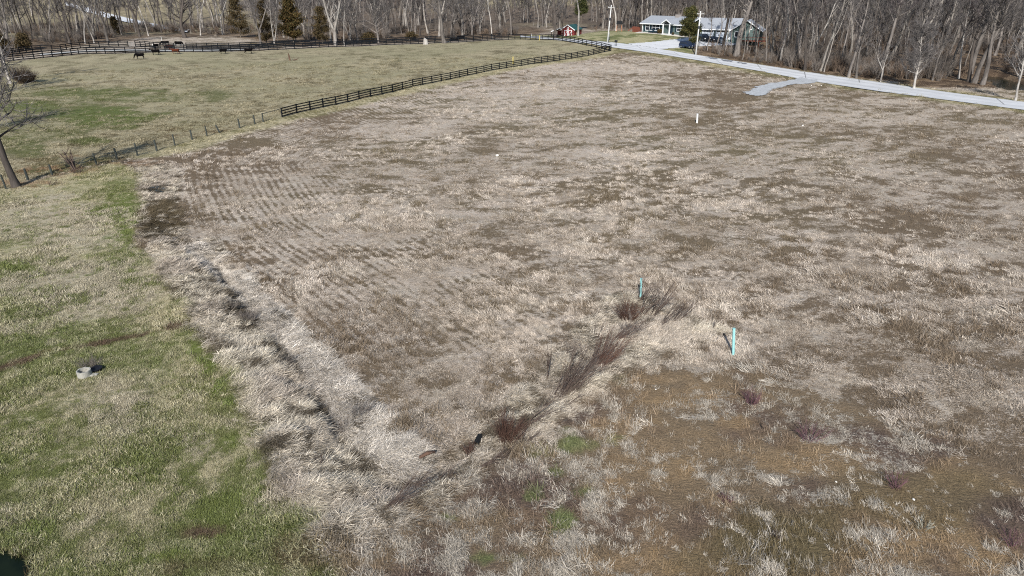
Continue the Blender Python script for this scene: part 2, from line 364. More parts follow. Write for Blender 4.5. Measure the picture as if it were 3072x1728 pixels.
    scov = scov + blobs(x, y, [(1780, 1000, 45, 18, .5), (2150, 1250, 110, 28, .55), (2080, 1150, 90, 10, .4), (1780, 1050, 100, 8, .35), (2000, 1110, 80, 10, .35), (2200, 1180, 60, 12, .3), (1950, 1190, 60, 30, .3), (1800, 1215, 30, 16, .35), (1200, 1270, 60, 20, .3)], nz=nx * 1.3)
    cov = cov * (1 - sm) + sm * scov
    # near pasture on the left
    lm = pmask(x, y, LOWER, 0.45, nx * 1.5)
    gr = norm01(fbm(x, y, 5.0, 5, 51, .6), .5, 3.2); gr2 = norm01(fbm(x, y, 14.0, 3, 52), .5, 3)
    tanp = np.clip(blobs(x, y, [(200, 560, 200, 60, .8), (230, 700, 250, 70, .8), (120, 640, 120, 50, .5), (420, 660, 80, 80, .6), (300, 1010, 90, 70, .7), (60, 830, 90, 30, .4), (640, 1110, 35, 25, 1.2), (650, 1160, 30, 20, 1.1), (590, 1060, 22, 12, 1), (690, 1215, 22, 14, .9), (700, 1280, 40, 22, .7), (500, 1130, 50, 25, .6), (470, 1090, 60, 20, .6), (230, 1310, 70, 16, .7), (20, 1290, 30, 26, .7), (500, 990, 40, 16, .5)], nz=nx * 1.6 + (n4 - .5)), 0, 1.2)
    grp = np.clip(blobs(x, y, [(300, 530, 55, 50, .8), (320, 590, 35, 25, .7), (500, 880, 24, 22, 1.3), (530, 920, 22, 24, 1.3), (560, 980, 26, 24, 1.3), (590, 1010, 28, 14, 1.2), (590, 1110, 30, 20, .9), (400, 1200, 200, 60, .5), (200, 1180, 200, 60, .4), (560, 1280, 90, 60, .6), (40, 1100, 80, 90, .4), (90, 1340, 40, 26, .9), (20, 670, 60, 12, .8), (650, 1060, 16, 6, 1), (400, 1410, 120, 20, .7)], nz=nx * 1.4 + (n4 - .5)), 0, 1.3)
    ls = lerp(np.broadcast_to(C(.42, .375, .235), straw.shape), C(.33, .315, .175), gr)
    ls = lerp(ls, C(.44, .385, .285), np.clip(tanp, 0, 1))
    lu = lerp(np.broadcast_to(C(.165, .165, .070), straw.shape), C(.140, .158, .056), np.clip(gr * .6 + gr2 * .4, 0, 1))
    lu = lerp(lu, C(.138, .165, .048), np.clip(grp, 0, 1))
    lcov = 0.50 + (n2 - .5) * .6 - (gr - .5) * .25 + tanp * .35 - grp * .5 + (n4 - .5) * .3
    path = poly([(0, 925), (60, 905), (140, 880), (230, 868), (330, 845), (400, 832), (470, 822)])
    dp, _ = dline(x, y, path)
    pm = ss((0.62 - dp + nx * .8) / .5); lu = lerp(lu, C(.125, .085, .058), pm); lcov = lcov - pm * .35
    brn = blobs(x, y, [(520, 1340, 60, 16, 1), (560, 1420, 120, 20, .5), (760, 1390, 90, 40, .8), (430, 1430, 40, 18, .7)], nz=nx * 1.3)
    lu = lerp(lu, C(.12, .085, .055), brn); lcov = lcov - brn * .3
    dpond, _ = dline(x, y, np.vstack([POND, POND[:1]]))
    edge = ss((0.28 - dpond + nx * .3) / .2); lu = lerp(lu, C(.045, .032, .02), edge); lcov = lcov - edge * .8
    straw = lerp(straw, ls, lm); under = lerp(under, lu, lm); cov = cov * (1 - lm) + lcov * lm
    # far pasture
    um = pmask(x, y, UPPER, 0.6, nx * .6)
    us = lerp(np.broadcast_to(C(.385, .335, .220), straw.shape), C(.31, .28, .175), norm01(n1, .5, 3))
    g1 = np.clip(blobs(x, y, [(250, 290, 150, 28, .9), (230, 235, 160, 16, .7), (80, 270, 100, 20, .8), (350, 245, 120, 14, .6), (60, 370, 60, 30, .6), (200, 420, 160, 22, .45), (540, 240, 60, 14, .5), (230, 355, 60, 12, .7), (980, 268, 40, 6, .5), (120, 330, 120, 20, .5), (500, 330, 90, 8, .3)], nz=nx * 1.2) + norm01(n3, .62, 4) * .25, 0, 1)
    uu = lerp(np.broadcast_to(C(.150, .128, .075), straw.shape), C(.115, .140, .045), g1)
    uu = lerp(uu, C(.150, .108, .06), blobs(x, y, [(500, 330, 120, 14, .8), (880, 245, 90, 12, .6), (640, 200, 150, 8, .4), (90, 410, 120, 10, .5), (1000, 215, 60, 10, .5)], nz=nx))
    ucov = 0.62 + (n2 - .5) * .7 + (n1 - .5) * .4 - g1 * .42
    straw = lerp(straw, us, um); under = lerp(under, uu, um); cov = cov * (1 - um) + ucov * um
    # fallen leaves by the trees on the left
    lf = blobs(x, y, [(130, 428, 110, 12, .9), (40, 462, 90, 8, .8), (320, 412, 60, 7, .8), (180, 395, 50, 5, .5)], nz=nx * 2) * norm01(n4, .5, 5)
    under = lerp(under, C(.20, .115, .06), lf); straw = lerp(straw, C(.33, .22, .13), lf)
    # beyond the fences
    bl = pmask(x, y, LAWN, 1.2, nx * 2)
    straw = lerp(straw, C(.36, .33, .19), bl); under = lerp(under, C(.155, .165, .07), bl); cov = cov * (1 - bl) + (.52 + (n2 - .5) * 1.3 + (n1 - .5)) * bl
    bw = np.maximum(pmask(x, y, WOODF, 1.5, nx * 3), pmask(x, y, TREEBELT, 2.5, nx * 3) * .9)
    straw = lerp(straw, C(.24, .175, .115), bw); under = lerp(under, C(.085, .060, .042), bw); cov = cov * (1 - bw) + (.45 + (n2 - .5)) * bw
    far = ss((r - 300) / 60.0)
    ff = norm01(fbm(x, y, 140.0, 3, 61), .52, 7)
    fs = lerp(np.broadcast_to(C(.165, .130, .10), straw.shape), C(.33, .28, .18), ff)
    straw = lerp(straw, fs, far); under = lerp(under, fs * .6, far)
    cov = cov + 0.0
    return straw, under, np.clip(cov, -0.2, 1.2)

def ground():
    radii = [0.5, 4.0] + list(np.geomspace(8, 3600, 880))
    fine = np.linspace(-52, 52, 860); coarse = np.linspace(52, 308, 76)[1:-1]
    ang = np.radians(np.concatenate([fine, coarse])); na = len(ang); nr = len(radii)
    A, Rr = np.meshgrid(ang, np.array(radii)); x = (Rr * np.sin(A)).ravel(); y = (Rr * np.cos(A)).ravel()
    z = H(x, y)
    V = np.stack([x, y, z], 1)
    i = np.arange(nr - 1)[:, None] * na; j = np.arange(na)[None]; j2 = (j + 1) % na
    F = np.stack([(i + j).ravel(), (i + j2).ravel(), (i + na + j2).ravel(), (i + na + j).ravel()], 1)[:, ::-1]
    q = N('ground_cover', 0.95, 0.08); co = q.co()
    a = q.noise(co, 2.4, 6, 0.7); b = q.noise(co, 11.0, 5, 0.7); st = q.noise(q.co((1, 2.2, 1)), 4.0, 5, 0.7, 0.6)
    v = q.math('ADD', q.math('MULTIPLY', a, 0.30), q.math('ADD', q.math('MULTIPLY', b, 0.36), q.math('MULTIPLY', st, 0.34)))
    vn = q.rng(v, 0.34, 0.66)
    cov = q.attr('cov', out='Fac'); t = q.math('SUBTRACT', 1.0, cov)
    f = q.rng(q.math('SUBTRACT', vn, t), -0.13, 0.13, smooth=True)
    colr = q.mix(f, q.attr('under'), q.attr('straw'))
    fine_ = q.math('ADD', q.math('MULTIPLY', q.noise(co, 24.0, 4, 0.7), 0.6), q.math('MULTIPLY', q.noise(co, 7.0, 4, 0.7, 1.0), 0.4))
    colr = q.hsv(colr, q.math('MULTIPLY', q.rng(fine_, 0.36, 0.64, 0.60, 1.42), q.rng(b, 0.3, 0.7, 0.84, 1.16)))
    q.bump(q.math('ADD', vn, q.math('MULTIPLY', fine_, 0.3)), 0.75, 0.10)
    m = q.out(colr)
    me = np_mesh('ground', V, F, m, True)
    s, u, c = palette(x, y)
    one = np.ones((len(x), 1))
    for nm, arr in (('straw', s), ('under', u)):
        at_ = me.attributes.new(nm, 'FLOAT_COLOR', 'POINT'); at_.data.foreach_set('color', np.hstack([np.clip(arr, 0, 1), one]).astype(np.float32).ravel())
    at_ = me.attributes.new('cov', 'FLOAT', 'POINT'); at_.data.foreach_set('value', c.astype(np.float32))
    o = link('ground', me); tag(o, kind='structure')
ground()

def ribbon(name, lo, hi, lift, mat, n=60, wob=0.0, cells=6, kind='structure'):
    """a draped sheet between two edges"""
    def resample(L):
        s = np.concatenate([[0], np.cumsum(np.hypot(*np.diff(L, axis=0).T))]); t = np.linspace(0, s[-1], n)
        return np.stack([np.interp(t, s, L[:, 0]), np.interp(t, s, L[:, 1])], 1)
    a, b = resample(lo), resample(hi)
    T = np.linspace(0, 1, cells + 1)
    P = a[:, None] * (1 - T)[None, :, None] + b[:, None] * T[None, :, None]
    if wob:
        P[:, 0] += wob * (rng.random((n, 2)) - .5); P[:, -1] += wob * (rng.random((n, 2)) - .5)
    x = P[..., 0].ravel(); y = P[..., 1].ravel()
    z = H(x, y, False) + lift
    c = cells + 1
    F = [(i * c + j, i * c + j + 1, (i + 1) * c + j + 1, (i + 1) * c + j) for i in range(n - 1) for j in range(cells)]
    me = np_mesh(name, np.stack([x, y, z], 1), F, mat, True)
    d = np.concatenate([[0], np.cumsum(np.hypot(*np.diff(P[:, cells // 2], axis=0).T))])
    uv = me.attributes.new('along', 'FLOAT_VECTOR', 'POINT')
    A = np.stack([np.repeat(d, c), np.tile(T, n), np.zeros(n * c)], 1); uv.data.foreach_set('vector', A.astype(np.float32).ravel())
    o = link(name, me); tag(o, kind=kind); return o
def fill_sheet(name, pts, lift, mat, step, kind='structure', wob=0.0, level=None):
    """a draped sheet filling an outline: grid clipped by dropping cells outside, edge vertices pulled to the outline"""
    mn, mx = pts.min(0), pts.max(0); nx_, ny_ = int((mx[0] - mn[0]) / step) + 2, int((mx[1] - mn[1]) / step) + 2
    gx, gy = np.meshgrid(mn[0] + np.arange(nx_) * step, mn[1] + np.arange(ny_) * step); x = gx.ravel(); y = gy.ravel()
    s = sdf(x, y, pts) + (wob * (fbm(x, y, step * 4, 3, 91) - .5) if wob else 0)
    keep = s > 0; F = []
    for i in range(ny_ - 1):
        for j in range(nx_ - 1):
            k = (i * nx_ + j, i * nx_ + j + 1, (i + 1) * nx_ + j + 1, (i + 1) * nx_ + j)
            if sum(keep[list(k)]) >= 3: F.append(k)
    z = (H(x, y, False) + lift) if level is None else np.full(x.shape, level)
    V = np.stack([x, y, z], 1); F = np.array(F); u = np.unique(F); mp = -np.ones(len(V), int); mp[u] = np.arange(len(u))
    o = link(name, np_mesh(name, V[u], mp[F], mat, True)); tag(o, kind=kind); return o
def road_mat():
    q = N('worn_asphalt', 0.85, 0.25); al = q.attr('along', out='Vector'); sep = q.n('SeparateXYZ'); q.put(sep.inputs[0], al)
    u, v = sep.outputs[0], sep.outputs[1]; co = q.co()
    tr = q.math('ABSOLUTE', q.math('SINE', q.math('MULTIPLY', v, 9.42)))       # wheel tracks
    n = q.noise(co, 0.25, 4); n2 = q.noise(co, 12, 3)
    cmb = q.n('CombineXYZ'); q.put(cmb.inputs[0], q.math('MULTIPLY', u, 0.03)); q.put(cmb.inputs[1], q.math('MULTIPLY', v, 9.0))
    lines = q.noise(cmb.outputs[0], 1.0, 4)
    val = q.math('ADD', q.rng(tr, 0, 1, 0.90, 1.07), q.rng(n, .3, .7, -.08, .08)); val = q.math('ADD', val, q.rng(lines, .3, .7, -.13, .13)); val = q.math('ADD', val, q.rng(n2, .3, .7, -.05, .05))
    # cracks across the road every 13 m or so
    uu = q.math('ADD', u, q.math('MULTIPLY', v, 2.0)); fr = q.math('FRACT', q.math('MULTIPLY', uu, 0.077))
    wv = q.math('ADD', fr, q.math('MULTIPLY', q.noise(co, 1.2, 3), 0.03)); cr = q.math('LESS_THAN', q.math('ABSOLUTE', q.math('SUBTRACT', wv, 0.5)), 0.010)
    ptch = q.noise(co, 0.11, 2); cr = q.math('MULTIPLY', cr, q.math('GREATER_THAN', ptch, 0.5))
    c = q.hsv((.55, .56, .57), val); c = q.mix(q.math('MULTIPLY', cr, 0.7), c, (.12, .12, .12))
    return q.out(c)
M_ROAD = road_mat()
M_DRIVE = plain('pale_concrete', (.62, .63, .64), .10, .4, .85)
M_GRAVEL = plain('crushed_gravel', (.42, .435, .445), .25, 2.0, .95, bump=.4)
M_LANE = plain('gravel_lane', (.42, .42, .40), .15, .5, .95)
ribbon('road', ROAD_LO, ROAD_HI, 0.09, M_ROAD, 160, 0.12)
tar = plain('tar_patch', (.17, .18, .20), .2, 1.0, .8)
for pts in ([(2114, 171.5), (2150, 175), (2160, 180), (2125, 177)], [(2160, 178.5), (2200, 183.5), (2196, 187), (2170, 184)], [(2208, 186), (2250, 192), (2240, 194), (2214, 190)]):
    P4 = poly(pts, W); fill_sheet('road_patch', P4, 0.098, tar, 0.6, wob=.8)
DRIVE = poly([(1878, 132), (1960, 126), (2050, 116), (2100, 110), (2165, 116), (2240, 127), (2248, 137), (2090, 140), (2040, 144), (1985, 148.5)], W)
fill_sheet('driveway', DRIVE, 0.085, M_DRIVE, 0.7)
APRON = poly([(2222, 282), (2247, 271.6), (2276.5, 259), (2300, 251), (2338.6, 247.5), (2382, 239), (2402, 233), (2463, 243), (2445, 249), (2424, 251.4), (2366.5, 256), (2346, 262), (2315, 271.6), (2292, 285.6), (2265.6, 288.7)], W)
fill_sheet('gravel_apron', APRON, 0.10, M_GRAVEL, 0.3, wob=2.0)
LANE_LO = poly([(120, 168), (217, 160), (280, 156), (388, 155), (497, 153.5), (620, 153), (700, 151), (770, 148)], W)
LANE_HI = poly([(120, 163), (217, 155), (280, 151), (388, 149.5), (497, 148.5), (620, 149), (700, 148), (770, 145)], W)
ribbon('lane', LANE_LO, LANE_HI, 0.10, M_LANE, 80, 0.5)
FR_LO = poly([(200, 18), (250, 34), (330, 58), (400, 72), (470, 86), (560, 100)], W)
FR_HI = poly([(195, 8), (260, 24), (340, 46), (410, 62), (480, 77), (570, 92)], W)
ribbon('valley_road', FR_LO, FR_HI, 0.5, M_DRIVE, 80, 1.0)
wat = N('pond_water', 0.10, 0.10); wat.bump(wat.noise(wat.co(), 6, 2), .05, .02)
wat.out(wat.mix(wat.rng(wat.noise(wat.co(), .8, 4), .4, .6), (.004, .008, .005), (.010, .016, .008)))
fill_sheet('pond', POND + (POND - POND.mean(0)) * .03, 0, wat.m, 0.12, level=-0.14)
fill_sheet('far_pond', POND2 + (POND2 - POND2.mean(0)) * .02, 0, wat.m, 0.8, level=PZ2 - .35)
fill_sheet('puddle', poly([(440, 566), (458, 560), (480, 555), (495, 566), (488, 577), (465, 575), (448, 574)], W), 0.02, wat.m, 0.12, wob=1.0)
# ------------------------------------------------------------------ grass and stalks (scattered tufts)
def scatter(name, protos, P, rot, scl, idx, tint, label, cat, kind='stuff'):
    cl = bpy.data.collections.new(name + '_kinds')
    for p in protos: cl.objects.link(p)
    me = bpy.data.meshes.new(name); me.vertices.add(len(P)); me.vertices.foreach_set('co', np.asarray(P, np.float32).ravel())
    def attr(nm, typ, key, arr, dt=np.float32):
        a = me.attributes.new(nm, typ, 'POINT'); a.data.foreach_set(key, np.asarray(arr, dt).ravel())
    attr('rot', 'FLOAT_VECTOR', 'vector', rot); attr('scl', 'FLOAT', 'value', scl); attr('idx', 'INT', 'value', idx, np.int32)
    attr('tint', 'FLOAT_COLOR', 'color', np.hstack([np.clip(tint, 0, 1), np.ones((len(P), 1))]))
    o = link(name, me); tag(o, kind=kind)
    if label: o['label'] = label
    if cat: o['category'] = cat
    g = bpy.data.node_groups.new(name, 'GeometryNodeTree')
    g.interface.new_socket('Geometry', in_out='INPUT', socket_type='NodeSocketGeometry'); g.interface.new_socket('Geometry', in_out='OUTPUT', socket_type='NodeSocketGeometry')
    nd = g.nodes.new; L = g.links.new
    gi, go, iop, ci = nd('NodeGroupInput'), nd('NodeGroupOutput'), nd('GeometryNodeInstanceOnPoints'), nd('GeometryNodeCollectionInfo')
    ci.inputs['Collection'].default_value = cl; ci.inputs['Separate Children'].default_value = True; ci.inputs['Reset Children'].default_value = True
    def named(nm, typ):
        x = nd('GeometryNodeInputNamedAttribute'); x.data_type = typ; x.inputs['Name'].default_value = nm; return x.outputs['Attribute']
    e2r = nd('FunctionNodeEulerToRotation'); L(named('rot', 'FLOAT_VECTOR'), e2r.inputs[0])
    L(gi.outputs[0], iop.inputs['Points']); L(ci.outputs[0], iop.inputs['Instance']); iop.inputs['Pick Instance'].default_value = True
    L(named('idx', 'INT'), iop.inputs['Instance Index']); L(e2r.outputs[0], iop.inputs['Rotation']); L(named('scl', 'FLOAT'), iop.inputs['Scale'])
    L(iop.outputs[0], go.inputs[0])
    md = o.modifiers.new('scatter', 'NODES'); md.node_group = g
    return o
def blade_mat(name, lo=0.55, hi=1.35):
    q = N(name, 0.9, 0.1); t = q.attr('tint', 'INSTANCER'); v = q.attr('v', 'GEOMETRY', 'Fac')
    c = q.hsv(t, q.rng(v, 0, 1, lo, hi), q.rng(v, 0, 1, 1.1, .85))
    return q.out(c)
M_BLADE = blade_mat('dry_blades')
def tuft(name, n, rad, lmin, lmax, wid, lean, droop=0.5, bias=0.0, seed=0):
    """a bunch of bent blades; lean in degrees from upright, bias > 0 combs them along +X"""
    r = np.random.default_rng(seed); V = []; F = []; A = []
    for i in range(n):
        a = r.uniform(0, 2 * math.pi); rr = rad * math.sqrt(r.random()); bx, by = rr * math.cos(a), rr * math.sin(a)
        h = r.uniform(0, 2 * math.pi) if r.random() > bias else r.normal(0, .45)
        L = r.uniform(lmin, lmax); th = math.radians(np.clip(r.normal(lean, 14), 4, 88)); wv = wid * r.uniform(.6, 1.3)
        d = np.array([math.cos(h), math.sin(h), 0]); p = np.array([bx, by, -0.01]); s = np.array([-math.sin(h), math.cos(h), 0]) * wv * .5
        tw = r.uniform(-.7, .7); s = s * math.cos(tw) + np.array([0, 0, 1]) * wv * .5 * math.sin(tw)
        b = len(V); seg = 3
        for k in range(seg + 1):
            f = k / seg; wk = (1 - f) ** .6 if k < seg else 0.12
            V += [p - s * wk, p + s * wk]
            t2 = th + droop * f * 1.2
            p = p + (d * math.sin(t2) + np.array([0, 0, math.cos(t2)])) * L / seg
            if p[2] < 0.01: p[2] = 0.01 + .02 * r.random()
        val = r.random()
        for k in range(seg): F.append((b + 2 * k, b + 2 * k + 1, b + 2 * k + 3, b + 2 * k + 2)); A.append(val)
    me = np_mesh(name, np.array(V), F, M_BLADE)
    at_ = me.attributes.new('v', 'FLOAT', 'FACE'); at_.data.foreach_set('value', np.array(A, np.float32))
    return bpy.data.objects.new(name, me)
# kinds: 0-3 mown stubble, 4-6 long matted grass, 7-9 short pasture grass, 10-11 wiry weeds
KINDS = [tuft('tuft_a%d' % i, 42, .17, .05, .17, .017, 58, .5, .5, i) for i in range(4)] + \
        [tuft('tuft_b%d' % i, 64, .30, .20, .50, .020, 74, .35, .75, 10 + i) for i in range(3)] + \
        [tuft('tuft_c%d' % i, 70, .28, .06, .15, .015, 38, .6, .1, 20 + i) for i in range(3)] + \
        [tuft('tuft_d%d' % i, 26, .22, .12, .34, .011, 40, .4, .1, 30 + i) for i in range(2)]
def sow(n, seed, rmin=15.0, rmax=190.0):
    r = np.random.default_rng(seed)
    u = r.random(n); g = -0.35      # more samples close by, so the cover thins like the picture does
    rad = (rmin ** g + u * (rmax ** g - rmin ** g)) ** (1 / g); a = np.radians(r.uniform(-51, 51, n))
    x = rad * np.sin(a); y = rad * np.cos(a); k = y > 10
    return x[k], y[k], r
def grasses():
    x, y, r = sow(235000, 5)
    rad = np.hypot(x, y); s, u, c = palette(x, y)
    local = fbm(x, y, 0.55, 3, 71, .6)
    lm = sdf(x, y, LOWER) > 0; um = sdf(x, y, UPPER) > 0; mt = sdf(x, y, MAT) > -0.1; so = sdf(x, y, SOIL) > 0.2
    dr, _ = dline(x, y, ROADC); rm = (dr < 3.6) | (sdf(x, y, APRON) > -.3) | (sdf(x, y, POND) > -0.12)
    dt, arc = dline(x, y, DITCH)
    other = ~(lm | um | mt | so)
    pk = np.where(lm | um, (c - .5) * 1.3 + (local - .5) * 3.0 + np.where(lm, .44 + .10 * ss((rad - 34) / 25), .52), np.where(so & ~mt, (c - .5) * 1.5 + (local - .5) * 3.4 + .46, (c - .5) * 2.0 + (local - .5) * 4.5 + .48))
    pale = r.random(len(x)) < np.clip(pk, 0.03, .97)
    tint = np.where(pale[:, None], s * (1.08 + (r.uniform(-.36, .34, (len(x), 1))) * np.clip(1.35 - rad / 130.0, .35, 1)[:, None]), u * r.uniform(.9, 1.6, (len(x), 1)))
    keep = ~rm
    keep &= ~(other & ~pale & (r.random(len(x)) < .75)); keep &= ~(so & ~mt & ~pale & (r.random(len(x)) < .90))
    keep &= ~(so & ~mt & (rad < 60) & (r.random(len(x)) < .15))
    idx = r.integers(0, 4, len(x)); idx = np.where(lm | um, r.integers(7, 10, len(x)), idx); idx = np.where(so & ~mt, np.where(r.random(len(x)) < .3, r.integers(10, 12, len(x)), idx), idx)
    idx = np.where(mt & ~lm, r.integers(4, 7, len(x)), idx)
    idx = np.where(~pale & (idx < 4), r.integers(10, 12, len(x)), idx)
    scl = r.uniform(.75, 1.25, len(x)) * (1 + rad / 260.0)
    big = fbm(x, y, 3.2, 3, 73); scl = scl * np.where(mt, 1, .62 + .9 * norm01(big, .5, 2.4)); keep &= ~((fbm(x, y, 1.6, 3, 74) < .37) & ~mt & (r.random(len(x)) < .6))
    long_ = (r.random(len(x)) < .035) & ~(lm | um | mt); idx = np.where(long_, r.integers(4, 7, len(x)), idx); scl = np.where(long_, scl * .8, scl)
    scl = np.where(mt & ~lm, scl * r.uniform(.45, 1.0, len(x)), scl); scl = np.where(so & ~mt, scl * r.uniform(.55, .95, len(x)), scl)
    # the way it lies: across the bank, and streaming away on the right
    flow = np.where(mt, -0.1 + 0.9 * (fbm(x, y, 4.0, 2, 81) - .5) * 4, 2 * math.pi * fbm(x, y, 9.0, 2, 82))
    yaw = flow + r.normal(0, .5, len(x))
    rot = np.stack([r.normal(0, .12, len(x)), r.normal(0, .12, len(x)), yaw], 1)
    z = H(x, y) - 0.01
    far_ = (rad > 120) & um & (r.random(len(x)) < .4); keep &= ~far_
    k = keep
    # three covers, so that each reads as what it is
    P = np.stack([x, y, z], 1)
    for nm, m, lb in (('meadow_grass', k & (lm | um), 'short green and tan pasture grass'), ('long_grass', k & mt & ~lm & ~um, 'long matted straw-coloured grass on the ditch banks'), ('stubble', k & ~(lm | um | mt), 'pale mown stalks over brown ground')):
        scatter(nm, KINDS, P[m], rot[m], scl[m], idx[m], tint[m], lb, 'grass')
grasses()
def straw_clumps():
    """extra dense growth on the banks"""
    r = np.random.default_rng(55)
    mn, mx = MAT.min(0), MAT.max(0); n = 26000
    x = r.uniform(mn[0], mx[0], n); y = r.uniform(mn[1], mx[1], n)
    nn = fbm(x, y, 1.4, 3, 66)
    k = (sdf(x, y, MAT) > 0.1) & (nn + r.uniform(-.15, .15, n) > .44); x, y, nn = x[k], y[k], nn[k]; n = len(x)
    s, u, c = palette(x, y); k = c > .45; x, y, s, nn = x[k], y[k], s[k], nn[k]; n = len(x)
    flow = -0.1 + 3.6 * (fbm(x, y, 4.0, 2, 81) - .5)
    rot = np.stack([r.normal(0, .2, n), r.normal(0, .2, n), flow + r.normal(0, .35, n)], 1)
    scatter('bank_grass', KINDS, np.stack([x, y, H(x, y) + 0.03], 1), rot, r.uniform(.5, 1.0, n) * (.6 + nn), r.integers(4, 7, n), s * r.uniform(.75, 1.55, (n, 1)), 'thick pale grass lying over the ditch', 'grass')
straw_clumps()
# ------------------------------------------------------------------ fences
M_BLACK = plain('black_fence_paint', (.010, .012, .015), .3, 3, .85, .05)
M_POST = plain('weathered_post', (.055, .062, .058), .35, 6, .9, .1, stretch=(1, 1, .2))
M_GALV = plain('galvanized_tube', (.30, .33, .36), .15, 6, .45, .5, .6)
M_WIRE = plain('rusty_wire', (.10, .085, .07), .2, 9, .7)
def board_fence(L, label, group=None, height=1.45, seed=0, gaps=(), thick=1.0, bw=.16):
    rr = random.Random(seed); o0 = (L[0][0], L[0][1], GZ(*L[0]))
    f = empty('board_fence', o0, 0, label, 'fence', group)
    O = Vector(o0); P = [Vector((x, y, GZ(x, y))) - O for x, y in L]
    rails = [MB() for _ in range(4)]
    for i, p in enumerate(P):
        h = height + rr.uniform(-.03, .05); a = rr.uniform(-.2, .2)
        m = MB().box(-.09 * thick, .09 * thick, -.09 * thick, .09 * thick, -.25, h)
        m.v = [tuple(Vector(v) + Vector((rr.uniform(-.012, .012) if v[2] > 0 else 0, 0, 0))) for v in m.v]
        m.build('post', M_BLACK, f, loc=p, rz=a)
    for i in range(len(P) - 1):
        if i in gaps: continue
        a, b = P[i], P[i + 1]; d = (b - a); n = Vector((d.y, -d.x, 0)).normalized() * .09 * thick
        for k in range(4):
            z = .20 + k * (height - .30) / 3
            e0 = Vector((0, 0, z + rr.uniform(-.02, .02))); e1 = Vector((0, 0, z + rr.uniform(-.02, .02)))
            t = d.normalized() * .05
            rails[k].bar(a + n - t + e0, b + n + t * .8 + e1, .04 * thick, bw)
    for r_ in rails: r_.build('rail', M_BLACK, f)
    return f
def resample(L, step):
    s = np.concatenate([[0], np.cumsum(np.hypot(*np.diff(L, axis=0).T))]); n = max(2, int(round(s[-1] / step)) + 1); t = np.linspace(0, s[-1], n)
    return np.stack([np.interp(t, s, L[:, 0]), np.interp(t, s, L[:, 1])], 1)
board_fence(FA, 'black four-board fence running between the green pasture and the mown brown field', seed=1)
FB2 = resample(FB[:26], 2.6); FBL = resample(FB[25:], 2.6)
FB2[0] += (0.35, 0.25)
board_fence(FB2, 'black four-board fence along the far edge of the pasture towards the road corner', seed=2, height=1.6, bw=.2)
board_fence(FBL[:-1], 'black four-board fence in front of the pale lane with cattle beside it', seed=3, height=1.75, bw=.21)
FC1 = resample(poly([(-60, 181), (12, 169), (60, 162), (109, 155), (177, 153), (220, 146.6), (264, 143.5), (320, 140.5), (385, 139.5)], W), 2.8)
FC2 = resample(poly([(407, 139), (435, 141), (463, 144), (500, 146), (524, 146.5)], W), 2.8)
FC3 = resample(poly([(560, 146), (640, 146.5), (700, 146), (770, 143.5), (850, 140.5), (940, 137.5), (1050, 133.5), (1170, 129.5), (1290, 125.5), (1400, 122), (1500, 115.5)], W), 3.2)
board_fence(FC1, 'black board fence behind the lane at the far left below the bare trees', seed=4, height=1.75, bw=.21)
board_fence(FC2, 'short run of black board fence behind the lane beside the white-faced cow', seed=5, height=1.75, bw=.21)
board_fence(FC3, 'second black board fence behind the lane running under the cedars', seed=6, height=1.75, bw=.21)
def tube_gate(p0, p1, label):
    a = Vector((*p0, GZ(*p0))); b = Vector((*p1, GZ(*p1))); L = (b - a).length
    g = empty('farm_gate', a, math.atan2(b.y - a.y, b.x - a.x), label, 'gate')
    fr = MB(); fr.tube([(0.05, 0, .15), (0.05, 0, 1.3), (L - .05, 0, 1.3), (L - .05, 0, .15), (.05, 0, .15)], .03, 6, False); fr.build('gate_frame', M_GALV, g)
    for z in (.34, .53, .72, .92, 1.11): MB().tube([(.05, 0, z), (L - .05, 0, z)], .022, 5).build('gate_bar', M_GALV, g)
    MB().tube([(L * .5, 0, .15), (L * .5, 0, 1.3)], .025, 5).build('gate_brace', M_GALV, g)
tube_gate(FC1[-1], FC2[0], 'grey tube gate closing the gap in the black fence near the big oak')
tube_gate(FC2[-1], FC3[0], 'grey tube gate behind the reddish brown cow')
def wire_fence():
    px = [(-60, 600), (18.6, 566.5), (84.5, 541), (158, 527), (291, 496), (351.5, 479), (413, 466.5), (470.5, 451), (525, 436), (577, 418), (621, 407), (660, 397), (719, 382.6), (764.6, 371), (790, 365)]
    lean = [0, 4, 5, 3, 5, 3, 3, 4, 3, 3, 2, 24, 3, 2, 1]; hh = [1.3, 1.45, 1.25, 1.15, 1.35, 1.35, 1.5, 1.35, 1.4, 1.3, 1.35, 1.2, 1.3, 1.3, 1.25]
    O = at(*px[0]); f = empty('wire_fence', O, 0, 'old wire fence with grey wooden posts beside the lone tree and dead branch', 'fence'); tops = []
    rr = random.Random(4)
    for (x, y), l, h in zip(px, lean, hh):
        b = at(x, y) - O; ln = math.radians(l); top = b + Vector((-math.sin(ln) * h, rr.uniform(-.05, .05), math.cos(ln) * h))
        r0 = rr.uniform(.09, .13)
        p = MB().tube([b - Vector((0, 0, .2)), b.lerp(top, .5) + Vector((rr.uniform(-.02, .02), 0, 0)), top], [r0, r0 * .95, r0 * .85], 8).build('post', M_POST, f)
        if l > 20: p['label'] = 'post leaning far over to the left'
        tops.append((b, top))
    for fz in (.3, .62, .9):
        MB().tube([b.lerp(t, fz) + Vector((0, .08, 0)) for b, t in tops], .008, 3).build('wire', M_WIRE, f)
    e = at(846.6, 351) - O
    MB().tube([tops[-1][1] - Vector((0, 0, .08)), e + Vector((0, 0, 1.3))], .05, 6).build('brace_rail', M_POST, f)
wire_fence()
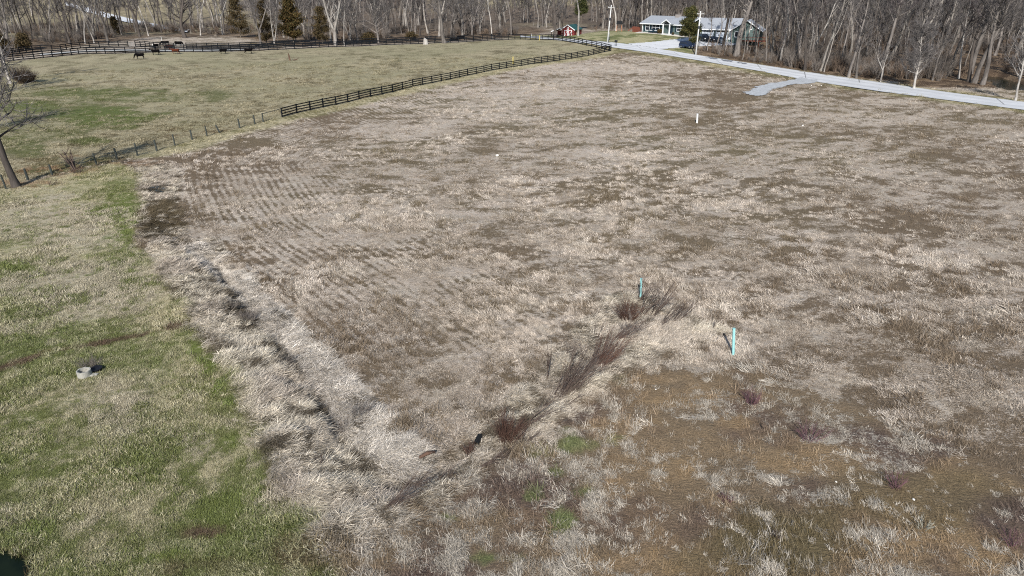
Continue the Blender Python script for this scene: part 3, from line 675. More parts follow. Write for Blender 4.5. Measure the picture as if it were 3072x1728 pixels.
# ------------------------------------------------------------------ pipes, poles, posts
M_TEAL = plain('pale_teal_plastic', (.30, .60, .60), .07, 3, .45, .4)
M_WHITE = plain('white_paint', (.78, .79, .78), .06, 4, .6)
M_DARK = plain('dark_void', (.01, .011, .012), .2, 4, .9)
def pipe(px, py, h, r, mat, label, cat='pipe', tilt=0.0, cap=True):
    o = empty('standpipe', at(px, py, -.03), 0, label, cat); t = Vector((math.tan(tilt) * h, 0, h)); m = MB()
    n = 16; m.tube([(0, 0, 0), t * .5, t], [r, r, r], n, False)
    m.build('pipe_body', mat, o, True)
    MB().tube([t * .985, t * 1.004], [r * 1.12, r * 1.12], n).build('pipe_cap', mat, o)
    MB().tube([(0, 0, .0), (0, 0, .05)], [r * 1.25, r * 1.2], n).build('pipe_collar', mat, o)
pipe(1921, 895, 1.42, .066, M_TEAL, 'pale teal standpipe rising behind the red-brown bush', tilt=-.03)
pipe(2200, 1062, 1.62, .073, M_TEAL, 'taller pale teal standpipe alone on the open grass', tilt=-.10)
pipe(2091, 368, 1.35, .13, M_WHITE, 'white standpipe in the middle of the brown field', tilt=-.05)
M_POLE = plain('bleached_pole_wood', (.60, .60, .58), .10, 2, .85, .2, stretch=(1, 1, .15))
M_YEL = plain('yellow_marker', (.80, .62, .12), .08, 4, .6)
M_CER = plain('insulator', (.35, .38, .42), .1, 5, .3)
def utility_pole(px, py, h, label, lean):
    o = empty('utility_pole', at(px, py, -.1), 0, label, 'utility pole')
    top = Vector((lean * h, 0, h)); ax = top.normalized()
    MB().tube([(0, 0, 0), top * .5, top], [.19, .165, .13], 12).build('pole_shaft', M_POLE, o, True)
    c = top * .94
    MB().bar(c + Vector((-.9, -.14, 0)), c + Vector((.9, -.14, 0)), .09, .11).build('crossarm', M_POLE, o)
    for dx in (-.8, .0, .8): MB().tube([c + Vector((dx, -.14, .05)), c + Vector((dx, -.14, .13)), c + Vector((dx, -.14, .24))], [.05, .07, .04], 8).build('insulator', M_CER, o)
    MB().tube([top * .64 + Vector((.02, -.24, -.25)), top * .64 + Vector((.02, -.24, .35))], .2, 12).build('cable_box', plain('dark_box', (.03, .035, .05), .2, 4, .5), o)
    return o.location + top
T1 = utility_pole(1822, 131, 10.3, 'bleached utility pole beside the black mailbox and fence corner', .055)
T2 = utility_pole(2087, 167, 10.6, 'bleached utility pole right of the big evergreen by the road', .012)
pw = tag(MB().tube([T1 + (T2 - T1) * t + Vector((0, 0, -.5 - 3.2 * t * (1 - t))) for t in np.linspace(0, 1, 12)], .014, 3).build('power_line', M_WIRE), 'thin dark wire strung between the two utility poles', 'wire')
for px, py, h, m, lb in ((1539, 191, 1.7, M_YEL, 'yellow marker post standing at the near black fence'), (1619, 121, 1.5, M_YEL, 'pale yellow marker post at the far fence left of the red shed'), (1595, 113, 1.3, M_WHITE, 'white marker stake in grass left of the red shed'), (1827, 118, 1.9, M_WHITE, 'short white post in the lawn behind the utility pole'), (486, 125, 1.7, M_POLE, 'pale wooden stake on the rise behind the lane')):
    o = empty('marker_post', at(px, py + 0, -.05), 0, lb, 'marker post')
    MB().tube([(0, 0, 0), (0, 0, h * .9), (0, 0, h)], [.075, .075, .06], 8).build('post_body', m, o)
def mailbox():
    o = empty('mailbox', at(1847, 139, 0), .25, 'black mailbox on two thin legs beside the road at the fence corner', 'mailbox'); m = plain('mailbox_black', (.012, .013, .015), .2, 5, .5)
    k = MB(); out = [(-.28, 1.15), (.28, 1.15), (.28, 1.38)] + [(.28 * math.cos(t), 1.38 + .26 * math.sin(t)) for t in np.linspace(.2, 2.94, 7)] + [(-.28, 1.38)]
    k.prism(out, -.42, .42).build('box', m, o, bevel=.01)
    MB().box(-.3, .3, -.46, -.43, 1.13, 1.62).build('door', m, o)
    for s in (-.2, .2): MB().box(s - .04, s + .04, -.05, .05, -.2, 1.15).build('leg', M_POST, o)
    MB().box(.29, .33, -.1, .2, 1.4, 1.7).build('flag', m, o)
    MB().bar((-2.2, .4, 1.0), (-.25, .1, 1.3), .06, .08).build('support_arm', m, o)
mailbox()
# ------------------------------------------------------------------ well ring, culvert, stumps, stones
M_CONC = plain('lichened_concrete', (.36, .35, .31), .18, 9, .9, bump=.4)
def well():
    o = empty('concrete_ring', at(255, 1128, -.04), 0, 'pale concrete well ring with dark opening in the near green pasture', 'well ring'); m = MB(); n = 28; R0, R1, hh = .33, .27, .40
    for (r, z) in ((R0 * .97, 0), (R0, .1), (R0, hh), (R1, hh), (R1, .05)):
        m.v += [(r * math.cos(2 * math.pi * k / n), r * math.sin(2 * math.pi * k / n), z + .012 * math.sin(k * 1.7)) for k in range(n)]
    for j in range(4):
        for k in range(n): m.f.append((j * n + k, j * n + (k + 1) % n, (j + 1) * n + (k + 1) % n, (j + 1) * n + k))
    m.build('ring_wall', M_CONC, o)
    MB().tube([(0, 0, .06), (0, 0, .14)], .275, 20).build('dark_water', M_DARK, o)
    s = empty('flat_stone', at(281, 1127, .0), .4, 'flat pale stone slab lying right of the concrete ring', 'stone')
    k = MB().tube([(0, 0, .0), (0, 0, .07), (0, 0, .1)], [.19, .21, .15], 7); k.v = [(x * 1.15, y * .8, z + .04 * x) for x, y, z in k.v]; k.build('slab', M_CONC, s)
    t = empty('tub', at(288, 1112, -.02), 0, 'black dish standing in for the shadow of the concrete ring', 'tub'); shadow_mat = plain('shadow_black', (.008, .009, .014), .2, 6, .7)  # black dish added where the concrete ring only casts its shadow
    MB().tube([(0, 0, 0), (0, 0, .16), (0, 0, .22), (0, 0, .2)], [.22, .3, .33, .27], 16).build('shadow_dish_wall', shadow_mat, t)
well()
def culvert():
    a = at(1428, 1332, .1); o = empty('culvert_pipe', a, -.25, 'black end of a culvert pipe in the ditch between two brown bushes', 'culvert'); m = MB(); n = 18
    for y, r in ((0, .13), (.6, .13), (.6, .105), (.0, .105)):
        m.v += [(r * math.cos(2 * math.pi * k / n), y, .05 + r * math.sin(2 * math.pi * k / n)) for k in range(n)]
    for j in range(4):
        for k in range(n): m.f.append((j * n + k, j * n + (k + 1) % n, ((j + 1) % 4) * n + (k + 1) % n, ((j + 1) % 4) * n + k))
    m.build('pipe_wall', M_DARK, o)
    MB().tube([(0, .12, .05), (0, .16, .05)], .10, 14).build('pipe_depth', M_DARK, o)
culvert()
M_SILVER = bark('silver_dead_wood', (.50, .48, .45), (.30, .27, .24), .05); M_RED = bark('red_rot_wood', (.15, .09, .065), (.085, .055, .042), .05)
def stump(px, py, r, h, mat, label, jag=.5, lean=0, name='stump'):
    rr = random.Random(int(px)); o = empty(name, at(px, py, -.1), 0, label, 'stump'); m = MB(); n = 14
    lv = [0, .12, .35, .7, 1]
    for f in lv:
        for k in range(n):
            a = 2 * math.pi * k / n; q = r * (1.25 - .45 * f ** .5 + .1 * math.sin(3 * a + px)); z = h * f
            if f == 1: z = h * (1 - jag * (.5 + .5 * math.sin(a * 1.0 + 2.0)) * rr.uniform(.6, 1.1)); q *= .75
            m.v.append((q * math.cos(a) + lean * z, q * math.sin(a), z))
    for j in range(len(lv) - 1):
        for k in range(n): m.f.append((j * n + k, j * n + (k + 1) % n, (j + 1) * n + (k + 1) % n, (j + 1) * n + k))
    m.f.append(tuple((len(lv) - 1) * n + k for k in range(n)))
    m.build('stump_wood', mat, o)
    return o
stump(1276.5, 133, .72, 2.1, M_SILVER, 'tall pale broken tree stump standing against the far black fence', .35)
s_ = stump(870, 181, .20, 2.1, M_RED, 'thin reddish broken trunk standing alone in the pasture', .45, -.10)
def log(pts, rad, mat, label, px, py, dz=.1, name='log'):
    o = empty(name, at(px, py, dz), 0, label, 'log'); MB().tube(pts, rad, 8).build('log_wood', mat, o, True); return o
log([(0, 0, 0), (.7, .5, .12), (1.2, .6, .35)], [.12, .1, .05], M_RED, 'short dark branch lying right of the thin broken trunk', 880, 181)
M_LOG = bark('grey_log_wood', (.20, .17, .14), (.10, .085, .07), .2)
log([(-4, 0, 0), (0, .3, .25), (4.5, -.2, .05)], [.3, .26, .15], M_LOG, 'long fallen grey log on the rise behind the cattle', 625, 113, .25)
log([(-3, 0, 0), (2.5, 1, .2)], [.24, .14], M_LOG, 'dark fallen log below the pair of leaning trees', 690, 113, .2)
log([(-1, 0, 0), (0, .05, .6), (.6, 0, .1)], [.3, .45, .25], M_LOG, 'upturned root end of a fallen tree behind the cattle', 648, 112, .1)
log([(-.32, -.16, 0), (0, 0, .10), (.32, .16, .06)], [.06, .09, .05], M_RED, 'brown rotten log half buried in the ditch grass', 1282, 1374, .32)
M_STONE = plain('white_stone', (.72, .70, .64), .12, 12, .85)
for px, py, r, lb in ((1967, 1170, .035, 'small white stone on bare soil below the long leaning bushes'), (2637, 1326, .035, 'small white stone on brown ground right of the purple bush'), (2740, 1500, .05, 'white stone between the purple bush and the pale weed'), (2434, 257, .13, 'small white stone at the end of the gravel apron'), (2464, 258, .13, 'white stone by the road just right of the gravel apron'), (2508, 1447, .04, 'pale stone lying in thick straw at lower right'), (2408, 378, .14, 'pale rock in the brown field below the gravel apron'), (1492, 469, .2, 'pale rock beside the heap of straw in the mid field'), (63, 1680, .09, 'crumpled white scrap at the edge of the dark pond')):
    rr = random.Random(int(px * 7 + py)); o = empty('stone', at(px, py, .02), rr.random() * 6, lb, 'stone')
    bm_v = []; m = MB(); n = 8
    for j, (f, z) in enumerate(((.5, -.1), (1, .2), (.9, .7), (.45, 1.0))):
        for k in range(n):
            a = 2 * math.pi * k / n; q = r * f * rr.uniform(.8, 1.15); m.v.append((q * 1.3 * math.cos(a), q * math.sin(a), z * r * 1.1))
    for j in range(3):
        for k in range(n): m.f.append((j * n + k, j * n + (k + 1) % n, (j + 1) * n + (k + 1) % n, (j + 1) * n + k))
    m.f.append(tuple(3 * n + k for k in range(n))); m.build('stone_body', M_STONE, o, True)
# ------------------------------------------------------------------ cattle
def coat(name, c): return plain(name, c, .25, 2.0, .95, .03)
C_BLACK = coat('black_coat', (.0045, .004, .0045)); C_RED = coat('red_coat', (.085, .026, .015)); C_WHITE = coat('white_coat', (.72, .70, .66)); C_DKRED = coat('dark_red_coat', (.045, .017, .012))
def loft(rings, n=14):
    """one skin through rings (centre, half width, half height, tilt of the ring about Y)"""
    m = MB()
    for c, a, b, t in rings:
        for k in range(n):
            u = 2 * math.pi * k / n; y = a * math.cos(u); z = b * math.sin(u)
            m.v.append((c[0] + z * math.sin(t), c[1] + y, c[2] + z * math.cos(t)))
    for j in range(len(rings) - 1):
        for k in range(n): m.f.append((j * n + k, j * n + (k + 1) % n, (j + 1) * n + (k + 1) % n, (j + 1) * n + k))
    m.f.append(tuple(reversed(range(n)))); m.f.append(tuple((len(rings) - 1) * n + k for k in range(n)))
    return m
def cow_mesh(name, pose, mat, white_face=False):
    """faces +X, 1.4 m at the withers, 2.2 m long"""
    lie = pose == 'lying'; dz = -.62 if lie else 0
    body = [((-1.05, 0, 1.12 + dz), .12, .16, 0), ((-.98, 0, 1.05 + dz), .26, .30, 0), ((-.75, 0, 1.03 + dz), .31, .35, 0), ((-.35, 0, .98 + dz), .36, .37, 0), ((.10, 0, .95 + dz), .38, .39, 0), ((.45, 0, .97 + dz), .33, .39, 0), ((.72, 0, 1.02 + dz), .26, .36, .15), ((.90, 0, 1.08 + dz), .19, .29, .4)]
    if pose == 'grazing': neck = [((1.10, 0, .92), .15, .22, .95), ((1.28, 0, .66), .12, .16, 1.25), ((1.37, 0, .48), .12, .14, 1.3), ((1.46, 0, .28), .11, .12, 1.35), ((1.52, 0, .10), .08, .09, 1.4), ((1.54, 0, .04), .05, .05, 1.4)]
    else: neck = [((1.10, 0, 1.18 + dz), .15, .22, .5), ((1.28, 0, 1.30 + dz), .12, .16, .5), ((1.40, 0, 1.32 + dz), .13, .15, -.2), ((1.56, 0, 1.24 + dz), .11, .12, -.6), ((1.72, 0, 1.12 + dz), .085, .09, -.7), ((1.78, 0, 1.07 + dz), .05, .05, -.7)]
    m = loft(body + neck)
    st = .12 if pose == 'walking' else 0
    for sx, sy, fw in ((-.85, .2, st), (-.80, -.2, -st), (.62, .18, -st), (.60, -.18, st)):
        if lie: pts = [(sx, sy * 1.2, .42), (sx + .25, sy * 1.9, .18), (sx + .05, sy * 1.9, .06), (sx - .15, sy * 1.7, .05)]; rd = [.17, .11, .06, .05]
        elif sx < 0: pts = [(sx, sy, .95), (sx + .10 + fw * .3, sy, .66), (sx - .06 + fw, sy, .42), (sx + .0 + fw, sy, .10), (sx + .04 + fw, sy, .0)]; rd = [.21, .13, .07, .05, .065]
        else: pts = [(sx, sy, .85), (sx + .02 + fw * .4, sy, .58), (sx + .02 + fw, sy, .36), (sx + fw, sy, .09), (sx + .03 + fw, sy, 0)]; rd = [.17, .10, .062, .05, .065]
        m.tube(pts, rd, 8)
    tz = 1.22 + dz
    m.tube([(-1.08, 0, tz), (-1.17, 0, tz - .2), (-1.16, 0, max(.1, tz - .75)), (-1.15, .02, max(.05, tz - .95))], [.035, .025, .02, .045], 6)
    hp = neck[2][0]
    for s in (-1, 1): m.tube([(hp[0] - .03, s * .10, hp[2] + .06), (hp[0] - .06, s * .22, hp[2] + .05), (hp[0] - .05, s * .30, hp[2] + .0)], [.03, .055, .015], 6)
    return m.mesh(name, mat, True)
cow_i = [0]
def cow(px, py, pose, mat, heading, scale, label, white_face=False, dz=0.0, shift=(0, 0)):
    me = cow_mesh('cow', pose, mat)
    p = at(px, py, dz) + Vector((shift[0], shift[1], 0))
    o = link('cow', me, None, p, heading); o.scale = (scale,) * 3
    md = o.modifiers.new('smooth', 'REMESH'); md.mode = 'VOXEL'; md.voxel_size = .035; md.use_smooth_shade = True
    tag(o, label, 'cow', 'cattle along the far fence')
    if white_face:
        f = loft([((1.44, 0, 1.335), .10, .10, -.6), ((1.58, 0, 1.265), .125, .135, -.6), ((1.74, 0, 1.135), .10, .105, -.7), ((1.83, 0, 1.05), .06, .06, -.7)], 12).build('white_face', C_WHITE, o, True)
LFT, RGT = math.pi, 0.0
cow(421, 176, 'grazing', C_BLACK, LFT + .15, 1.05, 'black cow grazing lowest on the slope, head down to the left')
cow(468, 165, 'walking', C_BLACK, LFT + .05, 1.10, 'black cow walking left with head level, second from the left')
cow(527, 162, 'walking', C_RED, LFT, 1.05, 'reddish brown cow standing at the fence')
cow(671, 161.5, 'walking', C_BLACK, RGT - .05, .95, 'black cow facing right below a straight run of fence, left of a similar one')
cow(747, 161, 'walking', C_BLACK, RGT + .05, 1.08, 'larger black cow facing right at the fence below the forked trees')
cow(469, 146, 'walking', C_BLACK, -math.pi / 2 - .1, 1.0, 'black cow with white face looking out from behind the fence', True)
cow(497, 138, 'grazing', C_BLACK, LFT + .3, 1.1, 'black cow grazing behind the fence beside a dark red one')
cow(507, 142, 'lying', C_DKRED, RGT, 1.1, 'dark red cow lying behind the fence')
cow(537, 139, 'grazing', C_BLACK, RGT - .1, 1.15, 'black cow behind the fence with its rump high and head down right')
cow(772, 137, 'lying', C_BLACK, LFT, .7, 'small black calf lying behind the fence below the forked tree')
cow(1363, 123, 'lying', C_BLACK, RGT, 1.25, 'black cow lying in shade right of the thick pale trunk')
cow(1384, 121.5, 'grazing', C_BLACK, LFT, 1.15, 'black cow standing by the fence right of the lying one')
# ------------------------------------------------------------------ houses
M_GREEN = plain('green_siding', (.095, .135, .128), .08, 1.5, .8, stretch=(.2, .2, 6)); M_TRIM = plain('white_trim', (.80, .82, .84), .04, 4, .6)
M_SHING = plain('grey_shingle', (.30, .32, .35), .12, 2.0, .9, stretch=(1, 1, 3)); M_SHUT = plain('dark_shutter', (.012, .03, .045), .2, 5, .6)
M_GLASS = plain('window_glass', (.02, .025, .035), .1, 3, .12, .6); M_DECK = plain('red_deck_wood', (.17, .055, .035), .25, 3, .8, stretch=(4, 1, 1))
M_GROOF = plain('green_metal_roof', (.014, .075, .055), .12, 1.5, .5, .5); M_REDW = plain('barn_red', (.20, .035, .035), .2, 3, .8, stretch=(5, 5, 1)); M_ORNG = plain('orange_wood', (.40, .17, .08), .2, 3, .8)
M_BED = plain('pale_gravel_bed', (.60, .56, .50), .15, 8, .95); M_BLUE = plain('blue_white_door', (.62, .68, .76), .05, 2, .6)
def frame_at(p0, p1):
    d = np.array(p1) - np.array(p0); return float(np.hypot(*d)), math.atan2(d[1], d[0])
def window(parent, x, z, w_, h_, y=0.0, mull=1, sash=True):
    """on the wall plane y (facing -y)"""
    m = MB(); t = .12
    m.box(x - w_ / 2 - t, x + w_ / 2 + t, y - .06, y - .003, z + h_ / 2, z + h_ / 2 + t); m.box(x - w_ / 2 - t, x + w_ / 2 + t, y - .08, y - .003, z - h_ / 2 - t * 1.4, z - h_ / 2)
    for k in range(mull + 1): xx = x - w_ / 2 + w_ * k / mull; m.box(xx - t / 2, xx + t / 2, y - .055, y - .003, z - h_ / 2, z + h_ / 2) if 0 < k < mull else m.box(xx - t if k == 0 else xx, xx if k == 0 else xx + t, y - .055, y - .003, z - h_ / 2, z + h_ / 2)
    if sash: m.box(x - w_ / 2, x + w_ / 2, y - .045, y - .003, z - .04, z + .04)
    f = m.build('window', M_TRIM, parent)
    MB().box(x - w_ / 2, x + w_ / 2, y - .02, y - .004, z - h_ / 2, z + h_ / 2).build('pane', M_GLASS, f)
def gable_roof(parent, x0, x1, y0, y1, ze, rise, mat, name='roof', th=.14, over=.55, trim=True):
    """ridge along x"""
    ym = (y0 + y1) / 2; k = rise / ((y1 - y0) / 2); a0 = y0 - over; a1 = y1 + over; zo = ze - over * k; zr = ze + rise
    out = [(a0, zo), (ym, zr), (a1, zo), (a1, zo + th), (ym, zr + th), (a0, zo + th)]
    m = MB(); n = 6; vs = [(x0 - over, y, z) for y, z in out] + [(x1 + over, y, z) for y, z in out]
    fs = [(0, 1, 4, 5), (1, 2, 3, 4), (n + 5, n + 4, n + 1, n), (n + 4, n + 3, n + 2, n + 1)] + [(i, (i + 1) % n, (i + 1) % n + n, i + n) for i in range(n)]
    r_ = m.add(vs, fs).build(name, mat, parent)
    if trim:
        t = MB(); t.box(x0 - over, x1 + over, a0 - .05, a0 - .003, zo - .10, zo + th + .02)
        for xx in (x0 - over - .05, x1 + over + .003):
            t.bar((xx + .022, a0 - .04, zo), (xx + .022, ym, zr), .045, .26); t.bar((xx + .022, ym, zr), (xx + .022, a1, zo), .045, .26)
        t.build('fascia', M_TRIM, r_)
    return r_
def ranch():
    p0, p1 = W(1927.6, 97.5), W(2062, 110.5); L, rz = frame_at(p0, p1); z0 = .5 * (GZ(*p0) + GZ(*p1)) + .25; print('ranch length', L, rz, GZ(*p0), GZ(*p1), p0, p1)
    o = empty('ranch_house', (p0[0], p0[1], z0), rz, 'long green ranch house with grey roof and white porch posts', 'house')
    D = 8.5; Hh = 3.0
    MB().box(0, L, 0, D, -1.2, Hh).build('wall', M_GREEN, o)
    g = MB(); g.add([(0, 0, Hh), (0, D, Hh), (0, D / 2, Hh + 1.75)], [(0, 2, 1)]); g.add([(L, 0, Hh), (L, D, Hh), (L, D / 2, Hh + 1.75)], [(0, 1, 2)]); g.build('gable', M_GREEN, o)
    rf = gable_roof(o, 0, L, 0, D, Hh, 1.85, M_SHING, over=.75)
    s = L / 22.0
    MB().box(12.0 * s, 13.6 * s, 3.4, 4.6, Hh + .9, Hh + 2.5).build('chimney', plain('brick_grey', (.30, .27, .25), .2, 6, .9), rf)
    # porch gable
    px0, px1 = 11.9 * s, 15.6 * s; xm = (px0 + px1) / 2; yf = -2.2
    m = MB(); vs = []; out = [(px0 - .4, Hh - .05), (xm, Hh + 1.1), (px1 + .4, Hh - .05), (px1 + .4, Hh + .09), (xm, Hh + 1.26), (px0 - .4, Hh + .09)]
    m.prism(out, yf, 2.4).build('porch_roof', M_SHING, o)
    t = MB(); t.bar((px0 - .45, yf - .03, Hh + .0), (xm, yf - .03, Hh + 1.16), .05, .26); t.bar((xm, yf - .03, Hh + 1.16), (px1 + .45, yf - .03, Hh + .0), .05, .26); t.build('porch_fascia', M_TRIM, o)
    for xx in (px0 + .25, px1 - .25): MB().box(xx - .13, xx + .13, yf + .15, yf + .45, -1.0, Hh).build('porch_post', M_TRIM, o)
    MB().box(px0, px1, yf, -.003, -1.0, .12).build('porch_floor', M_DRIVE, o)
    d = MB().box(xm - .1, xm + 1.0, -.08, -.004, .12, 2.25).build('door', M_SHUT, o); MB().tube([(xm + .02, -.14, 1.1), (xm + .02, -.08, 1.1)], .04, 6).build('handle', M_GALV, d)
    for x, w_, h_, mu, sh in ((2.4 * s, 1.5, 1.8, 1, 1), (6.6 * s, 3.0, 1.8, 2, 1), (18.6 * s, 2.8, 1.4, 2, 1)):
        window(o, x, 1.75, w_, h_, 0, mu)
        for q in (-1, 1): MB().box(x + q * (w_ / 2 + .45) - .26, x + q * (w_ / 2 + .45) + .26, -.06, -.004, 1.5 - h_ / 2 - .1, 1.5 + h_ / 2 + .1).build('shutter', M_SHUT, o)
    
    MB().tube([(-.1, -.12, Hh - .3), (-.1, -.12, .1), (-.7, -.6, -.25)], .09, 6).build('downpipe', M_TRIM, o)
    M = Matrix.Rotation(rz, 4, 'Z'); B = Vector((p0[0], p0[1], z0))
    bed = MB()
    def wp(x, y, dz=0): q = M @ Vector((x, y, 0)) + B; return Vector((q.x, q.y, GZ(q.x, q.y) + dz))
    E = [(-1.2, -1.3), (L + 1, -1.3), (L + 1, -.05), (-1.2, -.05)]
    for i in range(24):
        a, b = i / 24, (i + 1) / 24; xa, xb = -1.5 + (L + 3) * a, -1.5 + (L + 3) * b; k = len(bed.v)
        for (xx, yy, dz) in ((xa, -1.9, .02), (xb, -1.9, .02), (xb, -.02, .2), (xa, -.02, .2)): bed.v.append(tuple(wp(xx, yy, dz)))
        bed.f.append((k, k + 1, k + 2, k + 3))
        for (u, v_) in ((0, 1),): k2 = len(bed.v); bed.v += [tuple(wp(xa, -1.9, -.3)), tuple(wp(xb, -1.9, -.3))]; bed.f.append((k2, k2 + 1, k + 1, k))
    tag(bed.build('gravel_bed', M_BED), kind='structure')
    for x, r, lb in ((9.9 * s, .75, 'round brown clipped bush left of the porch posts'), (20.4 * s, .68, 'round brown clipped bush below the right window of the long house'), (16.4 * s, .4, 'small round bush just right of the porch')):
        q = wp(x, -1.15, .3); t = empty('round_bush', q, 0, lb, 'bush')
        leaf_ball(t, r, 900, CEDAR_OLIVE, int(x * 10))
    for x, lb in ((5.4, 'dark bench with white cushion below the left windows'), (7.9, 'dark bench with white cushion nearer the porch')):
        q = wp(x * s, -1.0, .35); t = empty('garden_bench', q, rz, lb, 'bench')
        MB().box(-1.0, 1.0, -.25, .25, .05, .45).build('seat', M_SHUT, t); MB().box(-1.0, 1.0, .26, .33, .05, .85).build('backrest', M_SHUT, t); MB().box(-.45, .35, -.22, .2, .455, .58).build('cushion', M_TRIM, t)
        for sx in (-.9, .9): MB().box(sx - .05, sx + .05, -.3, -.255, -.25, .7).build('leg', M_SHUT, t)
    # deck and swing frame to the left
    q = wp(-3.4, 1.5, 0); t = empty('deck', q, rz, 'red-brown wooden deck with railing at the left end of the long house', 'deck')
    MB().box(-1.6, 1.8, -1, 2.5, -.4, .55).build('deck_floor', M_DECK, t); MB().box(-1.6, 1.8, -1.06, -1.003, .6, 1.65).build('railing', M_DECK, t)
    MB().bar((-1.66, -1, 1.2), (-2.6, -2, .3), .08, .3).build('stair_rail', M_DECK, t)
    return o

def garage_house():
    # long wing with the garage doors, then a cross gable wing at its right end
    p0, p1 = W(2100, 119), W(2184, 124.5); L, rz = frame_at(p0, p1)
    rz = -0.40; z0 = GZ(*p0) + .3; s = 1.0; L = 10.6
    p0 = W(2098, 118.5)
    o = empty('garage_house', (p0[0], p0[1], z0), rz, 'green house with broad grey roof, white garage doors and a high gable behind bare trees', 'house')
    D = 9.0; Hh = 2.9
    MB().box(0, L, 0, D, -1.5, Hh).build('wall', M_GREEN, o)
    g = MB(); g.add([(0, 0, Hh), (0, D, Hh), (0, D / 2, Hh + 2.2)], [(0, 2, 1)]); g.build('gable', M_GREEN, o)
    gable_roof(o, 0, L, 0, D, Hh, 2.5, M_SHING, over=.7)
    for x in (.6, 4.4):
        d = MB().box(x, x + 3.3, -.07, -.004, -.1, 2.35).build('garage_door', M_BLUE, o)
        m = MB()
        for k in range(1, 4): m.box(x + .05, x + 3.25, -.085, -.071, -.1 + k * .6 - .02, -.1 + k * .6 + .02)
        m.build('door_seam', M_SHUT, d)
        MB().box(x + .3, x + 3.0, -.09, -.071, 1.85, 2.2).build('door_window', M_GLASS, d)
    MB().box(8.1, 9.0, -.08, -.004, -.1, 2.15).build('door', M_TRIM, o)
    # cross wing
    X0, X1 = L - 1.3, L + 6.2; Y0 = -2.6; Z = Hh - .1; xm = (X0 + X1) / 2
    MB().box(X0, X1, Y0, D - .4, -2.5, Z).build('wing_wall', M_GREEN, o)
    MB().add([(X0, Y0, Z), (X1, Y0, Z), (xm, Y0, Z + 2.3)], [(0, 1, 2)]).build('wing_gable', M_GREEN, o)
    m = MB(); k = 2.3 / ((X1 - X0) / 2); ov = .8; zl = Z - ov * k
    m.prism([(X0 - ov, zl), (xm, Z + 2.3), (X1 + ov, zl), (X1 + ov, zl + .14), (xm, Z + 2.47), (X0 - ov, zl + .14)], Y0 - .7, D - .9); m.build('wing_roof', M_SHING, o)
    t = MB(); t.bar((X0 - ov, Y0 - .73, zl + .06), (xm, Y0 - .73, Z + 2.38), .05, .26); t.bar((xm, Y0 - .73, Z + 2.38), (X1 + ov, Y0 - .73, zl + .06), .05, .26); t.build('fascia', M_TRIM, o)
    window(o, X0 + 1.2, 1.5, .8, 1.3, Y0, 1, False); window(o, xm + 1.2, 3.3, .35, .7, Y0, 1, False)
    dk = MB(); dk.box(X0 + 2.2, X1 + 1.8, Y0 - 2.8, Y0 - .004, -.15, .05); dk.build('deck_floor', M_DECK, o)
    r_ = MB(); r_.box(X0 + 2.2, X1 + 1.8, Y0 - 2.86, Y0 - 2.8, .9, 1.0)
    for q in range(14): r_.box(X0 + 2.2 + q * .62, X0 + 2.26 + q * .62, Y0 - 2.85, Y0 - 2.81, .05, .9)
    r_.build('railing', M_DECK, o)
    for q in range(4): MB().box(X0 + 2.4 + q * 2.6, X0 + 2.55 + q * 2.6, Y0 - 2.75, Y0 - 2.6, -2.5, -.15).build('deck_post', M_DECK, o)
    for q in (.15, 7.9, 9.1): MB().box(q - .07, q + .07, -.1, -.004, -.4, Hh - .1).build('corner_trim', M_TRIM, o)
    return p0, rz
